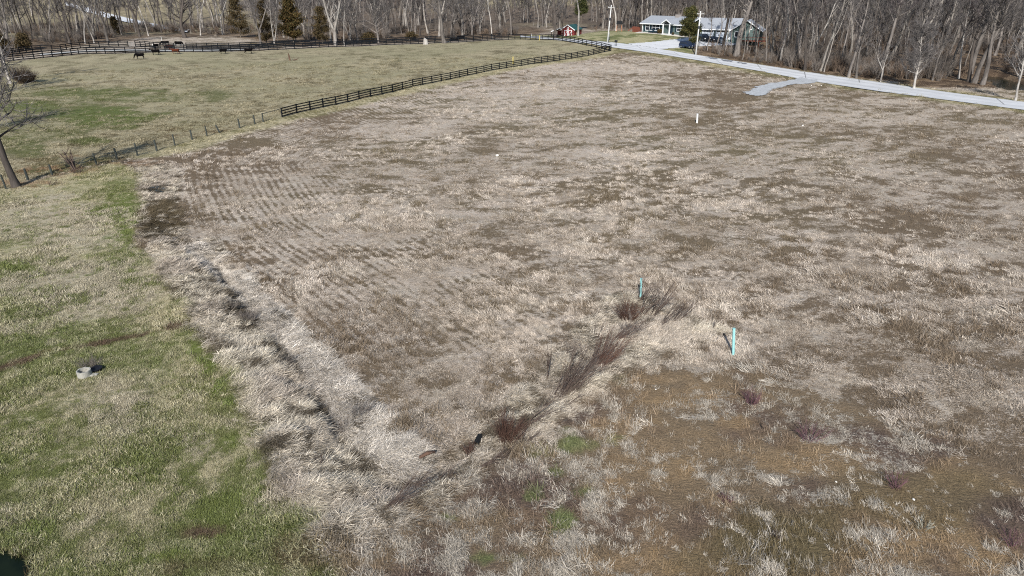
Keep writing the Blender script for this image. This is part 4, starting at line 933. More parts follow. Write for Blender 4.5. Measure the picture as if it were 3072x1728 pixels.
def shed():
    p0, p1 = W(1684, 107.5), W(1716, 107.5); z0 = min(GZ(*p0), GZ(*p1)); L, a = frame_at(p0, p1); print('shed width', L)
    rz = -.42; Wd = 4.5; Dp = 7.5
    o = empty('red_shed', (p0[0], p0[1], z0), rz, 'red barn-style shed with green metal roof and white trim', 'shed')
    Hh = 2.1; R_ = 1.35
    MB().box(0, Wd, 0, Dp, -.4, Hh).build('wall', M_REDW, o)
    MB().add([(0, 0, Hh), (Wd, 0, Hh), (Wd / 2, 0, Hh + R_)], [(0, 1, 2)]).build('gable', M_REDW, o)
    m = MB(); k = R_ / (Wd / 2); ov = .35; zl = Hh - ov * k
    m.prism([(-ov, zl), (Wd / 2, Hh + R_), (Wd + ov, zl), (Wd + ov, zl + .08), (Wd / 2, Hh + R_ + .1), (-ov, zl + .08)], -.4, Dp + .4).build('roof', M_GROOF, o)
    t = MB(); t.bar((-ov, -.43, zl + .04), (Wd / 2, -.43, Hh + R_ + .05), .06, .24); t.bar((Wd / 2, -.43, Hh + R_ + .05), (Wd + ov, -.43, zl + .04), .06, .24); t.build('fascia', M_TRIM, o)
    for c in (Wd * .36, Wd * .68):
        d = MB().box(c - .62, c + .62, -.06, -.004, -.1, 1.9).build('door', M_REDW, o); w_ = MB()
        w_.box(c - .62, c - .46, -.09, -.061, -.1, 1.9); w_.box(c + .46, c + .62, -.09, -.061, -.1, 1.9); w_.box(c - .46, c + .46, -.09, -.061, 1.74, 1.9); w_.box(c - .46, c + .46, -.09, -.061, -.1, .06)
        w_.bar((c - .46, -.075, .06), (c + .46, -.075, 1.74), .03, .16); w_.build('door_trim', M_TRIM, d)
    window(o, Wd / 2, 2.45, .35, .4, 0, 1, False)
    # lean-to on the left
    m = MB(); m.prism([(-3.6, Hh - .75), (-ov * .2, Hh + .35), (-ov * .2, Hh + .43), (-3.6, Hh - .67)], -.3, Dp - 2).build('lean_to_roof', M_REDW, o)
    MB().bar((-3.6, -.33, Hh - .7), (-.05, -.33, Hh + .4), .06, .22).build('lean_to_fascia', M_TRIM, o)
    for x in (-3.4, -1.8): MB().box(x - .08, x + .08, -.25, -.1, -.6, Hh - .7 + (x + 3.6) * .3).build('post', M_DARK if x < -2 else M_TRIM, o)
    MB().box(-3.4, -.15, Dp - 2.3, Dp - 2.2, -.5, Hh - .6).build('back_wall', M_REDW, o)
    MB().box(Wd + .004, Wd + .05, 2.0, 2.5, -.3, 1.9).build('corner_board', plain('tan_board', (.5, .36, .22), .1, 3), o)
def swing():
    o = empty('swing_frame', at(1857, 95, 0), -.3, 'orange wooden swing frame with dark canopy at the edge of the wood', 'swing set')
    for s in (-1, 1):
        m = MB(); m.tube([(s * .9, -.9, 0), (s * .75, 0, 2.6)], .07, 6); m.build('leg', M_ORNG, o); m = MB(); m.tube([(s * .9, .9, 0), (s * .75, 0, 2.6)], .07, 6); m.build('leg', M_ORNG, o)
        MB().tube([(s * .85, -.5, 1.1), (s * .85, .5, 1.1)], .05, 6).build('brace', M_ORNG, o)
    MB().tube([(-1, 0, 2.6), (1, 0, 2.6)], .08, 6).build('top_beam', M_ORNG, o)
    c = MB(); c.add([(-1, -.7, 2.4), (1, -.7, 2.4), (1, 0, 3.4), (-1, 0, 3.4), (-1, .7, 2.4), (1, .7, 2.4)], [(0, 1, 2, 3), (3, 2, 5, 4), (0, 3, 4), (1, 5, 2)]); c.build('canopy', M_DARK, o)
    MB().box(-.5, .5, -.25, .25, .5, .58).build('seat', M_ORNG, o)
    for s in (-.45, .45): MB().tube([(s, 0, .58), (s, 0, 2.58)], .02, 4).build('rope', M_WIRE, o)
def car(p, rz, paint, label, kind='suv', sc=1.0):
    o = empty('parked_car', p, rz, label, 'car', 'cars parked by the green houses'); Wd = .92
    if kind == 'suv': prof = [(-2.3, .42), (-2.36, .75), (-2.3, 1.05), (-2.1, 1.62), (-1.8, 1.76), (.2, 1.76), (1.0, 1.14), (2.05, 1.0), (2.3, .82), (2.34, .42)]; gl = [(-2.0, 1.12), (-1.85, 1.62), (.15, 1.66), (.85, 1.14)]
    else: prof = [(-2.3, .35), (-2.36, .7), (-2.2, .98), (-1.5, 1.08), (-.8, 1.46), (.35, 1.46), (1.15, 1.0), (2.1, .86), (2.32, .66), (2.34, .35)]; gl = [(-1.4, 1.08), (-.75, 1.40), (.3, 1.40), (1.0, 1.02)]
    m = MB(); n = len(prof)
    def wd(z): return Wd if z < 1.1 else Wd - (z - 1.1) * .28
    vs = []
    for s, ins in ((-1, .0), (1, .0)):
        vs += [(x, s * wd(z), z) for x, z in prof]
    m.add(vs, [tuple(range(n)), tuple(reversed(range(n, 2 * n)))] + [(i + n, i, (i + 1) % n, (i + 1) % n + n)[::-1] for i in range(n)])
    b = m.build('body', paint, o, bevel=.07)
    g = MB()
    for s in (-1, 1): g.add([(x, s * (wd(z) + .012), z) for x, z in gl], [(0, 1, 2, 3)])
    g.build('side_window', M_GLASS, o)
    a, c = (prof[5], prof[6]); k = MB(); nx_, nz_ = -(c[1] - a[1]), (c[0] - a[0]); l = math.hypot(nx_, nz_); nx_, nz_ = nx_ / l * .012, nz_ / l * .012
    def q(t, s): x = a[0] + (c[0] - a[0]) * t; z = a[1] + (c[1] - a[1]) * t; return (x + nx_, s * (wd(z) - .1), z + nz_)
    k.add([q(.12, -1), q(.92, -1), q(.92, 1), q(.12, 1)], [(0, 1, 2, 3)]).build('windscreen', M_GLASS, o)
    r0 = prof[2]; r1 = prof[3]; MB().add([(r0[0] - .02, -.75, r0[1] + .05), (r0[0] - .02, .75, r0[1] + .05), (r1[0] - .02, .68, r1[1] - .06), (r1[0] - .02, -.68, r1[1] - .06)], [(0, 1, 2, 3)]).build('rear_window', M_GLASS, o)
    for s in (-1, 1):
        MB().box(2.30, 2.36, s * .7 - .16, s * .7 + .16, .62, .78).build('headlight', M_TRIM, o)
        MB().box(-2.40, -2.35, s * .72 - .12, s * .72 + .12, .75, 1.0).build('tail_light', M_REDW, o)
        for x in (-1.45, 1.45):
            w_ = MB().tube([(x, s * (Wd - .18), .35), (x, s * (Wd + .03), .35)], .35, 18).build('wheel', M_DARK, o)
            MB().tube([(x, s * (Wd + .031), .35), (x, s * (Wd + .045), .35)], .2, 12).build('rim', M_GALV, w_)
    o.scale = (sc,) * 3
    return o
P_NAVY = plain('navy_car_paint', (.012, .022, .055), .1, 1, .3, .6); P_BLK = plain('black_car_paint', (.010, .011, .014), .1, 1, .3, .6); P_GREY = plain('grey_car_paint', (.12, .13, .14), .1, 1, .35, .6)
# ------------------------------------------------------------------ woody plants
def leaf_mat(name, c1, c2):
    q = N(name, .9, .1); v = q.attr('v', 'GEOMETRY', 'Fac'); oi = q.n('ObjectInfo')
    c = q.mix(v, c1, c2); n = q.noise(q.co(), 1.1, 3)
    return q.out(q.hsv(c, q.rng(n, .3, .7, .75, 1.25)))
CEDAR_OLIVE = leaf_mat('olive_brown_leaves', (.045, .050, .020), (.14, .085, .035)); CEDAR = leaf_mat('cedar_leaves', (.022, .040, .016), (.085, .082, .030)); CEDAR_RUST = leaf_mat('rusty_cedar_leaves', (.045, .040, .022), (.115, .080, .040)); CEDAR_GRN = leaf_mat('evergreen_leaves', (.030, .042, .018), (.11, .095, .035))
def cards(name, P, size, mat, rgn, flat=.5, up=None):
    """many small leaf sprays at points P"""
    n = len(P); a = rgn.normal(size=(n, 3)); a /= np.linalg.norm(a, axis=1)[:, None]
    b = rgn.normal(size=(n, 3)); b -= (a * b).sum(1)[:, None] * a; b /= np.linalg.norm(b, axis=1)[:, None]
    s = size * rgn.uniform(.5, 1.4, (n, 1))
    V = np.stack([P - a * s, P + b * s * .5, P + a * s, P - b * s * .5], 1).reshape(-1, 3)
    F = np.arange(4 * n).reshape(-1, 4)
    me = np_mesh(name, V, F, mat); at_ = me.attributes.new('v', 'FLOAT', 'FACE'); at_.data.foreach_set('value', rgn.random(n).astype(np.float32)); return me
def leaf_ball(parent, r, n, mat, seed):
    g = np.random.default_rng(seed); d = g.normal(size=(n, 3)); d /= np.linalg.norm(d, axis=1)[:, None]
    q = r * (g.random((n, 1)) ** .3) * (1 + .12 * np.sin(d[:, :1] * 5)); P = d * q; P[:, 2] = P[:, 2] * .9 + r * .75
    link('foliage', cards('foliage', P, r * .13, mat, g), parent)
    MB().tube([(0, 0, -.2), (0, 0, r * .9)], .04, 5).build('stem', M_LOG, parent)
def cedar(px, py, h, wid, mat, label, seed=0, dens=1.0, base=.08, top_skew=0.0):
    g = np.random.default_rng(seed); n = int(9000 * dens); o = empty('cedar_tree', at(px, py, -.1), 0, label, 'cedar tree', None)
    nb = 46; P = []
    for b in range(nb):
        f = g.random() ** .85; z = h * (base + (1 - base) * f); a = g.uniform(0, 2 * math.pi)
        R_ = wid * .5 * (1.02 - f) ** .62 * (.65 + .5 * g.random()) * (1.0 if f > .12 else .75)
        m = int(n / nb); t = g.random(m) ** .55
        c = np.stack([np.cos(a) * R_ * t, np.sin(a) * R_ * t, z + R_ * .35 * t], 1)
        P.append(c + g.normal(size=(m, 3)) * np.array([.30, .30, .24]) * (wid / 5) * (.6 + .5 * t[:, None]))
    P = np.vstack(P); P = P[P[:, 2] > .15]
    link('crown', cards('crown', P, .17 * (wid / 5) ** .5, mat, g), o)
    MB().tube([(0, 0, 0), (.1, 0, h * .5), (0, .05, h * .97)], [.22, .13, .03], 8).build('trunk', M_LOG, o)
    return o
def grow(seed, h, r0, start, nl, reach, up, twigs=1.0, lean=0.0, fork=0, wander=.35, segs=10, low_len=1.0):
    """a bare tree: (heavy wood, fine twigs) as lists of tapered pieces"""
    g = np.random.default_rng(seed); heavy = []; fine = []
    def path(p, d, L, r1, r2, n, wob, lift):
        pts = [p]; rad = [r1]
        for k in range(n):
            d = d + g.normal(size=3) * wob; d[2] += lift; d = d / np.linalg.norm(d)
            p = p + d * L / n; pts.append(p); rad.append(r1 + (r2 - r1) * (k + 1) / n)
        return pts, rad, d
    stems = []
    d0 = np.array([lean, g.normal() * .04, 1.0]); d0 /= np.linalg.norm(d0)
    if fork:
        pts, rad, d = path(np.zeros(3), d0, h * start, r0, r0 * .85, 4, .03, .02); heavy.append((pts, rad, 9))
        for k in range(fork):
            a = 2 * math.pi * (k + g.random() * .4) / fork; dd = d + np.array([math.cos(a), math.sin(a), 0]) * g.uniform(.28, .55)
            pts2, rad2, d2 = path(pts[-1], dd / np.linalg.norm(dd), h * (1 - start), r0 * .62, r0 * .08, segs, .06, .05); heavy.append((pts2, rad2, 8)); stems.append((pts2, rad2, .12))
    else:
        pts, rad, d = path(np.zeros(3), d0, h, r0, r0 * .10, segs + 3, wander * .16, .05); rad[0] *= 1.35; heavy.append((pts, rad, 9)); stems.append((pts, rad, start))
    for pts, rad, st in stems:
        n = max(3, int(nl / len(stems)))
        for k in range(n):
            f = st + (1 - st) * (k + g.random()) / n * .96; i = min(int(f * (len(pts) - 1)), len(pts) - 2); t = f * (len(pts) - 1) - i
            p = pts[i] * (1 - t) + pts[i + 1] * t; rr_ = rad[i] * (1 - t) + rad[i + 1] * t
            a = g.uniform(0, 2 * math.pi); el = up * g.uniform(.6, 1.3) + f * .3
            d = np.array([math.cos(a), math.sin(a), el]); d /= np.linalg.norm(d)
            L = reach * (1.1 - .75 * f) * g.uniform(.6, 1.15) * (low_len if f < .4 else 1)
            lp, lr, ld = path(p, d, L, max(rr_ * .5, .03), .018, 6, .14, .07); heavy.append((lp, lr, 5))
            m = int(6 * twigs + 1)
            for j in range(m):
                f2 = .2 + .8 * (j + g.random()) / m; i2 = min(int(f2 * 6), 5); p2 = lp[i2] * (1 - (f2 * 6 - i2)) + lp[i2 + 1] * (f2 * 6 - i2)
                d2 = (lp[i2 + 1] - lp[i2]); d2 = d2 / np.linalg.norm(d2) + g.normal(size=3) * .55; d2[2] += .2; d2 /= np.linalg.norm(d2)
                L2 = L * g.uniform(.25, .5); bp, br, bd = path(p2, d2, L2, .032, .012, 4, .18, .06); fine.append((bp, br, 3))
                for q in range(int(5 * twigs)):
                    f3 = .25 + .75 * g.random(); i3 = min(int(f3 * 4), 3); p3 = bp[i3]
                    d3 = bp[i3 + 1] - bp[i3]; d3 = d3 / np.linalg.norm(d3) + g.normal(size=3) * .6; d3[2] += .15; d3 /= np.linalg.norm(d3)
                    tp, tr, td = path(p3, d3, L2 * g.uniform(.35, .7) + .2, .017, .009, 2, .2, .05); fine.append((tp, tr, 3))
    return heavy, fine
class NM:
    def __init__(s, V, F): s.V, s.F = V, F
    def mesh(s, name, mat=None, smooth=False): return np_mesh(name, s.V, s.F, mat, smooth)
def tubes(lst, fat=1.0):
    V = []; F = []; b = 0
    for pts, rad, n in lst:
        P = np.array(pts); r = np.array(rad)[:, None, None] * fat; k = len(P)
        d = np.gradient(P, axis=0); d /= np.linalg.norm(d, axis=1)[:, None] + 1e-9
        a = np.cross(d, np.array([.31, .93, .17]) if abs(d[0, 1]) < .9 else np.array([1., 0, 0])); a /= np.linalg.norm(a, axis=1)[:, None] + 1e-9; c = np.cross(d, a)
        t = 2 * math.pi * np.arange(n) / n
        V.append((P[:, None] + (a[:, None] * np.cos(t)[None, :, None] + c[:, None] * np.sin(t)[None, :, None]) * r).reshape(-1, 3))
        i = np.arange(k - 1)[:, None] * n + b; j = np.arange(n)[None]; j2 = (j + 1) % n
        F.append(np.stack([(i + j).ravel(), (i + j2).ravel(), (i + n + j2).ravel(), (i + n + j).ravel()], 1)); b += k * n
    return NM(np.vstack(V), np.vstack(F))
B_GREY = bark('grey_bark', (.25, .225, .205), (.10, .088, .08), .35); B_PALE = bark('pale_bark', (.50, .475, .44), (.22, .195, .175), .2); B_BROWN = bark('brown_bark', (.105, .090, .080), (.055, .047, .042), .3)
T_GREY = bark('grey_twigs', (.175, .160, .155), (.095, .088, .085), .3); T_PURP = bark('purplish_twigs', (.155, .130, .130), (.09, .078, .078), .3)
def tree_proto(seed, mats, **kw):
    hv, fn = grow(seed, **kw)
    return tubes(hv).mesh('trunk', mats[0], True), tubes(fn, 1.45).mesh('crown', mats[1])
def put_tree(pr, loc, rz, s, label, cat='tree', group=None, name='bare_tree', sz=None, tilt=(0, 0)):
    o = empty(name, loc, rz, label, cat, group); o.scale = (s, s, sz or s); o.rotation_euler = (tilt[0], tilt[1], rz)
    link('trunk', pr[0], o); link('crown', pr[1], o); return o
B_PALE2 = bark('soft_pale_bark', (.36, .335, .30), (.16, .14, .125), .3)
GP = (B_GREY, T_GREY); PP = (B_PALE, T_GREY); P2 = (B_PALE2, T_GREY); BP = (B_BROWN, T_GREY); GU = (B_GREY, T_PURP)
FOREST = [tree_proto(100 + i, (BP, GU, P2, GP, BP, GP, GU)[i], h=(25, 23, 27, 21, 24, 19, 26)[i], r0=(.32, .27, .38, .22, .30, .18, .42)[i], start=(.42, .38, .45, .35, .30, .3, .4)[i], nl=(18, 18, 16, 15, 20, 14, 20)[i], reach=(5.5, 5, 6, 4, 6, 3.6, 7)[i], up=(.9, 1.0, .8, 1.2, .7, 1.2, .7)[i], twigs=1.1, lean=(0, .03, -.02, .05, 0, -.05, .02)[i], wander=.5) for i in range(7)]
POLES = [tree_proto(200 + i, (GP, P2, GU, BP)[i], h=(16, 18, 13, 15)[i], r0=(.10, .12, .08, .11)[i], start=.35, nl=11, reach=(2.4, 2.6, 2.2, 2.8)[i], up=1.2, twigs=.8, wander=.7) for i in range(4)]
OPEN = [tree_proto(300 + i, (BP, GP, P2, GP)[i], h=(20, 21, 22, 17)[i], r0=(.42, .40, .42, .32)[i], start=(.16, .22, .18, .15)[i], nl=(26, 28, 26, 30)[i], reach=(8.5, 8, 8.5, 6.5)[i], up=(.55, .6, .7, .6)[i], twigs=1.0, fork=(0, 0, 4, 3)[i], wander=.6) for i in range(4)]
# --- trees one can point at
def one(px, py, h, r0, label, mats=GP, seed=0, start=.3, nl=20, reach=6, up=.8, lean=0.0, fork=0, twigs=1.0, rz=0.0, wander=.5, low_len=1.0):
    pr = tree_proto(seed or int(px * 3 + py), mats, h=h, r0=r0 * (1.3 if px > 100 else 1.1), start=start, nl=nl, reach=reach, up=up, lean=lean, fork=fork, twigs=twigs, wander=wander, low_len=low_len)
    return put_tree(pr, at(px, py, -.15), rz, 1.0, label)
NAMED = [
 (50, 561, 12.5, .34, 'dark leaning tree at the left edge by the wire fence', BP, dict(start=.40, nl=20, reach=7, up=.5, lean=-0.32, seed=11, twigs=1.3)),
 (-210, 420, 14, .40, 'bare tree just outside the left edge that shades the green grass', BP, dict(start=.25, nl=24, reach=8, up=.5, seed=12)),
 (32, 250, 15, .26, 'pale leaning trunk at the left edge beside the brown bush', PP, dict(start=.5, nl=10, reach=4, up=.8, lean=0.0, seed=13)),
 (-60, 285, 15, .35, 'bare tree left of the pale leaning trunk', GP, dict(start=.25, nl=22, reach=7, up=.6, seed=19)),
 (555, 114, 21, .55, 'massive oak with dark low bough on the rise behind the cattle', BP, dict(start=.22, nl=24, reach=10, up=.5, seed=14, low_len=1.2)),
 (325, 128, 19, .36, 'grey forked tree leaning left above the black fence, left of the gate', GP, dict(start=.30, nl=22, reach=8.5, up=.6, lean=0.0, seed=15, fork=3)),
 (420, 112, 22, .40, 'dark trunk leaning left on the rise just left of the valley road', BP, dict(start=.3, nl=20, reach=8, up=.6, lean=-0.07, seed=16, fork=2)),
 (210, 133, 22, .34, 'dark tall tree behind the fence in the left woods', BP, dict(start=.3, nl=22, reach=7, up=.7, lean=0.0, seed=17)),
 (283, 129, 19, .17, 'thin white-barked tree leaning left beside the grey forked one', PP, dict(start=.5, nl=9, reach=4, up=.8, lean=0.0)),
 (256, 131, 19, .15, 'thin pale tree just left of the thin white-barked one', PP, dict(start=.5, nl=9, reach=4, up=.9, lean=0.01)),
 (446, 108, 20, .18, 'slender white trunk right of the dark leaning trunk', PP, dict(start=.4, nl=10, reach=5, up=.8, lean=-0.05)),
 (602, 106, 21, .20, 'slender white trunk right of the massive oak', PP, dict(start=.35, nl=12, reach=5, up=.9, lean=0.0)),
 (668, 104, 22, .24, 'white-barked forked tree behind the fallen logs', PP, dict(start=.3, nl=14, reach=6, up=.9, fork=2)),
 (782, 136, 20, .30, 'crooked forked grey tree left of the dark cedars behind the fence', GP, dict(start=.22, nl=20, reach=8, up=.7, lean=0.0, fork=3, seed=21)),
 (824, 134, 20, .24, 'pale tree with twin stems between the two tall cedars', PP, dict(start=.05, nl=16, reach=5.5, up=1.0, fork=2, seed=22)),
 (1007, 137, 22, .48, 'wide pale tree with many ascending limbs in the middle of the far fence', PP, dict(start=.20, nl=30, reach=8.5, up=.9, fork=5, seed=23)),
 (1034, 137, 16, .12, 'thin white stem right of the many-limbed pale tree', PP, dict(start=.5, nl=8, reach=3)),
 (1135, 131, 17, .27, 'round-crowned grey tree between the pale tree and the stump', GP, dict(start=.18, nl=34, reach=7.5, up=.7, seed=24, twigs=1.2)),
 (1228, 121, 19, .25, 'slim grey tree left of the tall broken stump', GP, dict(start=.3, nl=18, reach=6.5, up=.7)),
 (1333, 130, 22, .50, 'thick straight pale trunk standing inside the far fence', GP, dict(start=.42, nl=26, reach=10, up=.6, seed=26, low_len=1.0)),
 (1476, 117, 20, .18, 'white-barked slim tree at the far fence right of the thick trunk', PP, dict(start=.4, nl=12, reach=5, up=.9)),
 (1664, 116, 19, .42, 'big dark crooked tree left of the red shed', BP, dict(start=.25, nl=28, reach=8.5, up=.5, seed=28)),
 (1686, 110, 10, .14, 'small dark forked tree in front of the red shed', BP, dict(start=.35, nl=12, reach=3, up=.7, fork=2)),
 (1734, 108, 24, .26, 'white-barked tree standing in front of the green shed roof', PP, dict(start=.38, nl=10, reach=7, up=.8, seed=29)),
 (1848, 93, 23, .30, 'straight pale trunk beside the orange swing frame', PP, dict(start=.5, nl=12, reach=5)),
 (2210, 168, 22, .62, 'massive grey trunk between the road and the garage house', GP, dict(start=.48, nl=26, reach=9, up=.7, seed=31)),
 (2168, 150, 19, .36, 'rough dark trunk in front of the white garage doors', BP, dict(start=.42, nl=20, reach=7, up=.7, seed=32)),
 (2122, 152, 17, .12, 'slim grey stem screening the left garage door', GP, dict(start=.4, nl=14, reach=4.5, up=.9)),
 (2146, 156, 18, .14, 'slim grey stem left of the rough dark trunk', GP, dict(start=.4, nl=14, reach=4.5, up=.9)),
 (2240, 160, 18, .13, 'thin pale stem in front of the high green gable', PP, dict(start=.45, nl=12, reach=4, up=.9)),
 (2262, 166, 19, .15, 'thin grey stem at the right end of the green gable', GP, dict(start=.4, nl=14, reach=4.5, up=.9)),
 (2384, 196, 23, .36, 'forked grey tree rising from the brush right of the houses', GP, dict(start=.3, nl=20, reach=6, up=1.1, fork=2, seed=33)),
 (2342, 186, 19, .22, 'slim pale trunk left of the forked grey tree by the road', PP, dict(start=.45, nl=12, reach=4)),
 (2421, 186, 22, .26, 'pair of slanting pale stems in the roadside brush', PP, dict(start=.04, nl=14, reach=5, up=1.2, fork=2, lean=0.06, seed=35)),
 (2545, 232, 19, .23, 'slanting pale trunk at the roadside above the gravel apron', GP, dict(start=.4, nl=16, reach=5, lean=0.04, seed=36)),
 (2568, 234, 12, .20, 'short trunk leaning over the verge beside the slanting one', GP, dict(start=.4, nl=12, reach=4, lean=0.03)),
 (2641, 246, 7.5, .12, 'small forked young tree at the edge of the roadside wood', PP, dict(start=.3, nl=12, reach=2.2, up=1.1, fork=2)),
 (2741, 266, 11.5, .17, 'lone round-crowned bare tree on the grass verge beyond the road', PP, dict(start=.22, nl=46, reach=4.6, up=.75, twigs=1.5, seed=38)),
 (2875, 236, 17, .17, 'slim pale leaning trunk right of the round-crowned tree', PP, dict(start=.45, nl=12, reach=4, lean=-0.08)),
 (2921, 250, 21, .38, 'biggest leaning grey trunk near the blue pond', GP, dict(start=.35, nl=22, reach=8, lean=0.14, seed=40)),
 (2946, 254, 20, .33, 'leaning grey trunk nearest the blue pond', GP, dict(start=.4, nl=18, reach=7, lean=0.1, seed=41)),
 (2905, 246, 19, .28, 'grey trunk leaning beside the biggest one near the pond', BP, dict(start=.4, nl=16, reach=6, lean=0.06, seed=42)),
 (3045, 303, 12, .15, 'small pale tree on the grass at the right edge beyond the road', PP, dict(start=.25, nl=22, reach=4, up=.9, lean=-0.05, seed=43)),
]
for px, py, h, r0, lb, mt, kw in NAMED: one(px, py, h, r0, lb, mt, **kw)
# --- cedars
cedar(881, 129, 13, 9.5, CEDAR_OLIVE, 'broad rusty green cedar behind the far fence', 1, 2.5)
cedar(800, 132, 13.5, 7.0, CEDAR_RUST, 'narrow rusty brown cedar left of the broad one', 2)
cedar(722, 112, 14, 9.0, CEDAR_RUST, 'dark brownish cedar behind the forked grey tree', 3)
cedar(968, 132, 11, 6.5, CEDAR_RUST, 'dark cedar behind the many-limbed pale tree', 4)
cedar(75, 150, 4.5, 5.5, CEDAR_RUST, 'low dark cedar behind the black fence at far left', 5)
cedar(350, 104, 6.5, 5, CEDAR_RUST, 'low dark bushy cedar under the grey forked tree', 6)
cedar(10, 158, 5.0, 5, CEDAR_RUST, 'dark cedar at the left edge of the picture', 7)
cedar(1742, 88, 14.5, 6.5, CEDAR, 'tall dark cedar behind the white-barked tree by the shed', 8, 1.2, base=.35)
cedar(2066, 132, 9.3, 6.6, CEDAR_GRN, 'dense evergreen between the two green houses', 9, 3.2, base=.05)
cedar(1235, 121, 2.6, 5.0, CEDAR_RUST, 'low dark evergreen shrub at the far fence left of the stump', 10, .6)
cedar(1110, 129, 3.0, 6.0, CEDAR_RUST, 'low dark evergreen shrub below the round-crowned tree', 11, .6)
ranch(); hp, hrz = garage_house(); shed(); swing()
car(at(2062, 146, .12), -.95, P_NAVY, 'dark blue car parked under the dense evergreen', 'suv')
car(at(2111, 124, .12), -1.4, P_BLK, 'black tall car in front of the left garage door', 'suv', 1.08)
car(at(2135, 126.5, .12), -1.3, P_BLK, 'lower dark car parked right of the black tall one', 'sedan')
car(at(2155, 129, .12), -1.2, P_GREY, 'grey car half hidden by the rough dark trunk', 'sedan')
# --- the woods
rgw = np.random.default_rng(99)
CLEAR = [(*W(px, py), rr_) for px, py, rr_ in ((1990, 100, 13), (1960, 99, 12), (2040, 105, 10), (2140, 116, 12), (2190, 118, 14), (2240, 122, 13), (1715, 104, 9), (1745, 100, 7), (2060, 140, 5))]
def clear_of(x, y): return all((a - x) ** 2 + (b - y) ** 2 > r * r for a, b, r in CLEAR)
RWOOD = poly([(2095, 150), (2272, 190), (2458, 218), (2545, 228), (2640, 238), (2760, 250), (2860, 232), (2960, 244), (3072, 262), (3300, 285), (3300, 60), (2800, 42), (2400, 46), (2000, 58), (1800, 72), (1775, 92), (1850, 88), (1925, 90), (2050, 78), (2120, 92), (2270, 110), (2262, 140), (2150, 146)], W)
LWOOD = poly([(-200, 160), (0, 158), (40, 160), (90, 146), (150, 143), (215, 131), (262, 124), (340, 112), (400, 104), (480, 100), (560, 103), (640, 103), (740, 100), (790, 124), (900, 124), (1000, 128), (1100, 125), (1220, 118), (1330, 116), (1470, 110), (1560, 104), (1500, 90), (1200, 92), (900, 88), (700, 78), (500, 80), (300, 76), (-200, 90)], W)
def poisson(L, n, rmin, seed):
    g = np.random.default_rng(seed); mn, mx = L.min(0), L.max(0); X = g.uniform(mn[0], mx[0], n * 40); Y = g.uniform(mn[1], mx[1], n * 40)
    k = inside(X, Y, L); X, Y = X[k], Y[k]; out = []
    pd2 = sdf(X, Y, POND2)
    for x, y, w_ in zip(X, Y, pd2):
        if w_ > -1.5 or not clear_of(x, y): continue
        if all((x - a) ** 2 + (y - b) ** 2 > rmin * rmin for a, b in out): out.append((x, y))
        if len(out) >= n: break
    return out
rw = poisson(RWOOD, 1300, 1.7, 3); lw = poisson(LWOOD, 230, 3.2, 4)
print('woods', len(rw), len(lw))
allp = sorted([(math.hypot(x, y), x, y, 'r') for x, y in rw] + [(math.hypot(x, y), x, y, 'l') for x, y in lw])
def vis(x, y):
    d = y * CP + (CAMZ - float(H0(x, y))) * SP; px = 1536 + FPX * x / d; return -40 < px < 3110, px
solo = 0; rest = []
quota = {'r': 165, 'l': 85}
for d, x, y, sd in allp:
    v, px = vis(x, y)
    small = rgw.random() < (.50 if sd == 'r' else .25)
    i = int(rgw.integers(0, 4 if small else 7)); s = float(rgw.uniform(.8, 1.15)); rz = float(rgw.uniform(0, 6.28)); tl = (float(rgw.normal(0, .035)), float(rgw.normal(0, .05)))
    if sd == 'l' and not small and rgw.random() < .35: i = 7 + int(rgw.integers(0, 4))
    if v and quota[sd] > 0:
        quota[sd] -= 1
        pr = POLES[i] if small else (FOREST[i] if i < 7 else OPEN[i - 7])
        if sd == 'r':
            zone = 'beyond the road right of the gravel apron' if px > 2480 else 'beyond the road in front of the houses' if px > 2090 and d < 205 else 'behind the two green houses'
        else: zone = 'behind the lane and the cattle' if px < 760 else 'behind the far fence left of the shed'
        kind = ('slender young bare tree in the wood ' if small else 'tall bare grey tree in the wood ' if (small or i < 7) else 'spreading bare tree in the wood ') + zone
        put_tree(pr, (x, y, GZ(x, y) - .15), rz, s, kind, 'tree', ('young' if small else 'tall' if i < 7 else 'spreading') + ' trees ' + zone, tilt=tl)
    else: rest.append((x, y, small, i, s, rz))
far_protos = []
for k, pr in enumerate(FOREST[:5] + POLES[:3] + OPEN[:2]):
    mm = MB(); ms = []
    me = bpy.data.meshes.new('w'); 
    va = np.zeros(len(pr[0].vertices) * 3); pr[0].vertices.foreach_get('co', va); vb = np.zeros(len(pr[1].vertices) * 3); pr[1].vertices.foreach_get('co', vb)
    fa = [tuple(p.vertices) for p in pr[0].polygons]; fb = [tuple(i + len(va) // 3 for i in p.vertices) for p in pr[1].polygons]
    Vs = np.concatenate([va, vb]).reshape(-1, 3); Fs = np.array(fa + fb)
    me = np_mesh('wood_%02d' % k, Vs, Fs, pr[0].materials[0]); me.materials.append(pr[1].materials[0])
    me.polygons.foreach_set('material_index', np.array([0] * len(fa) + [1] * len(fb), np.int32))
    far_protos.append(bpy.data.objects.new('wood_%02d' % k, me))
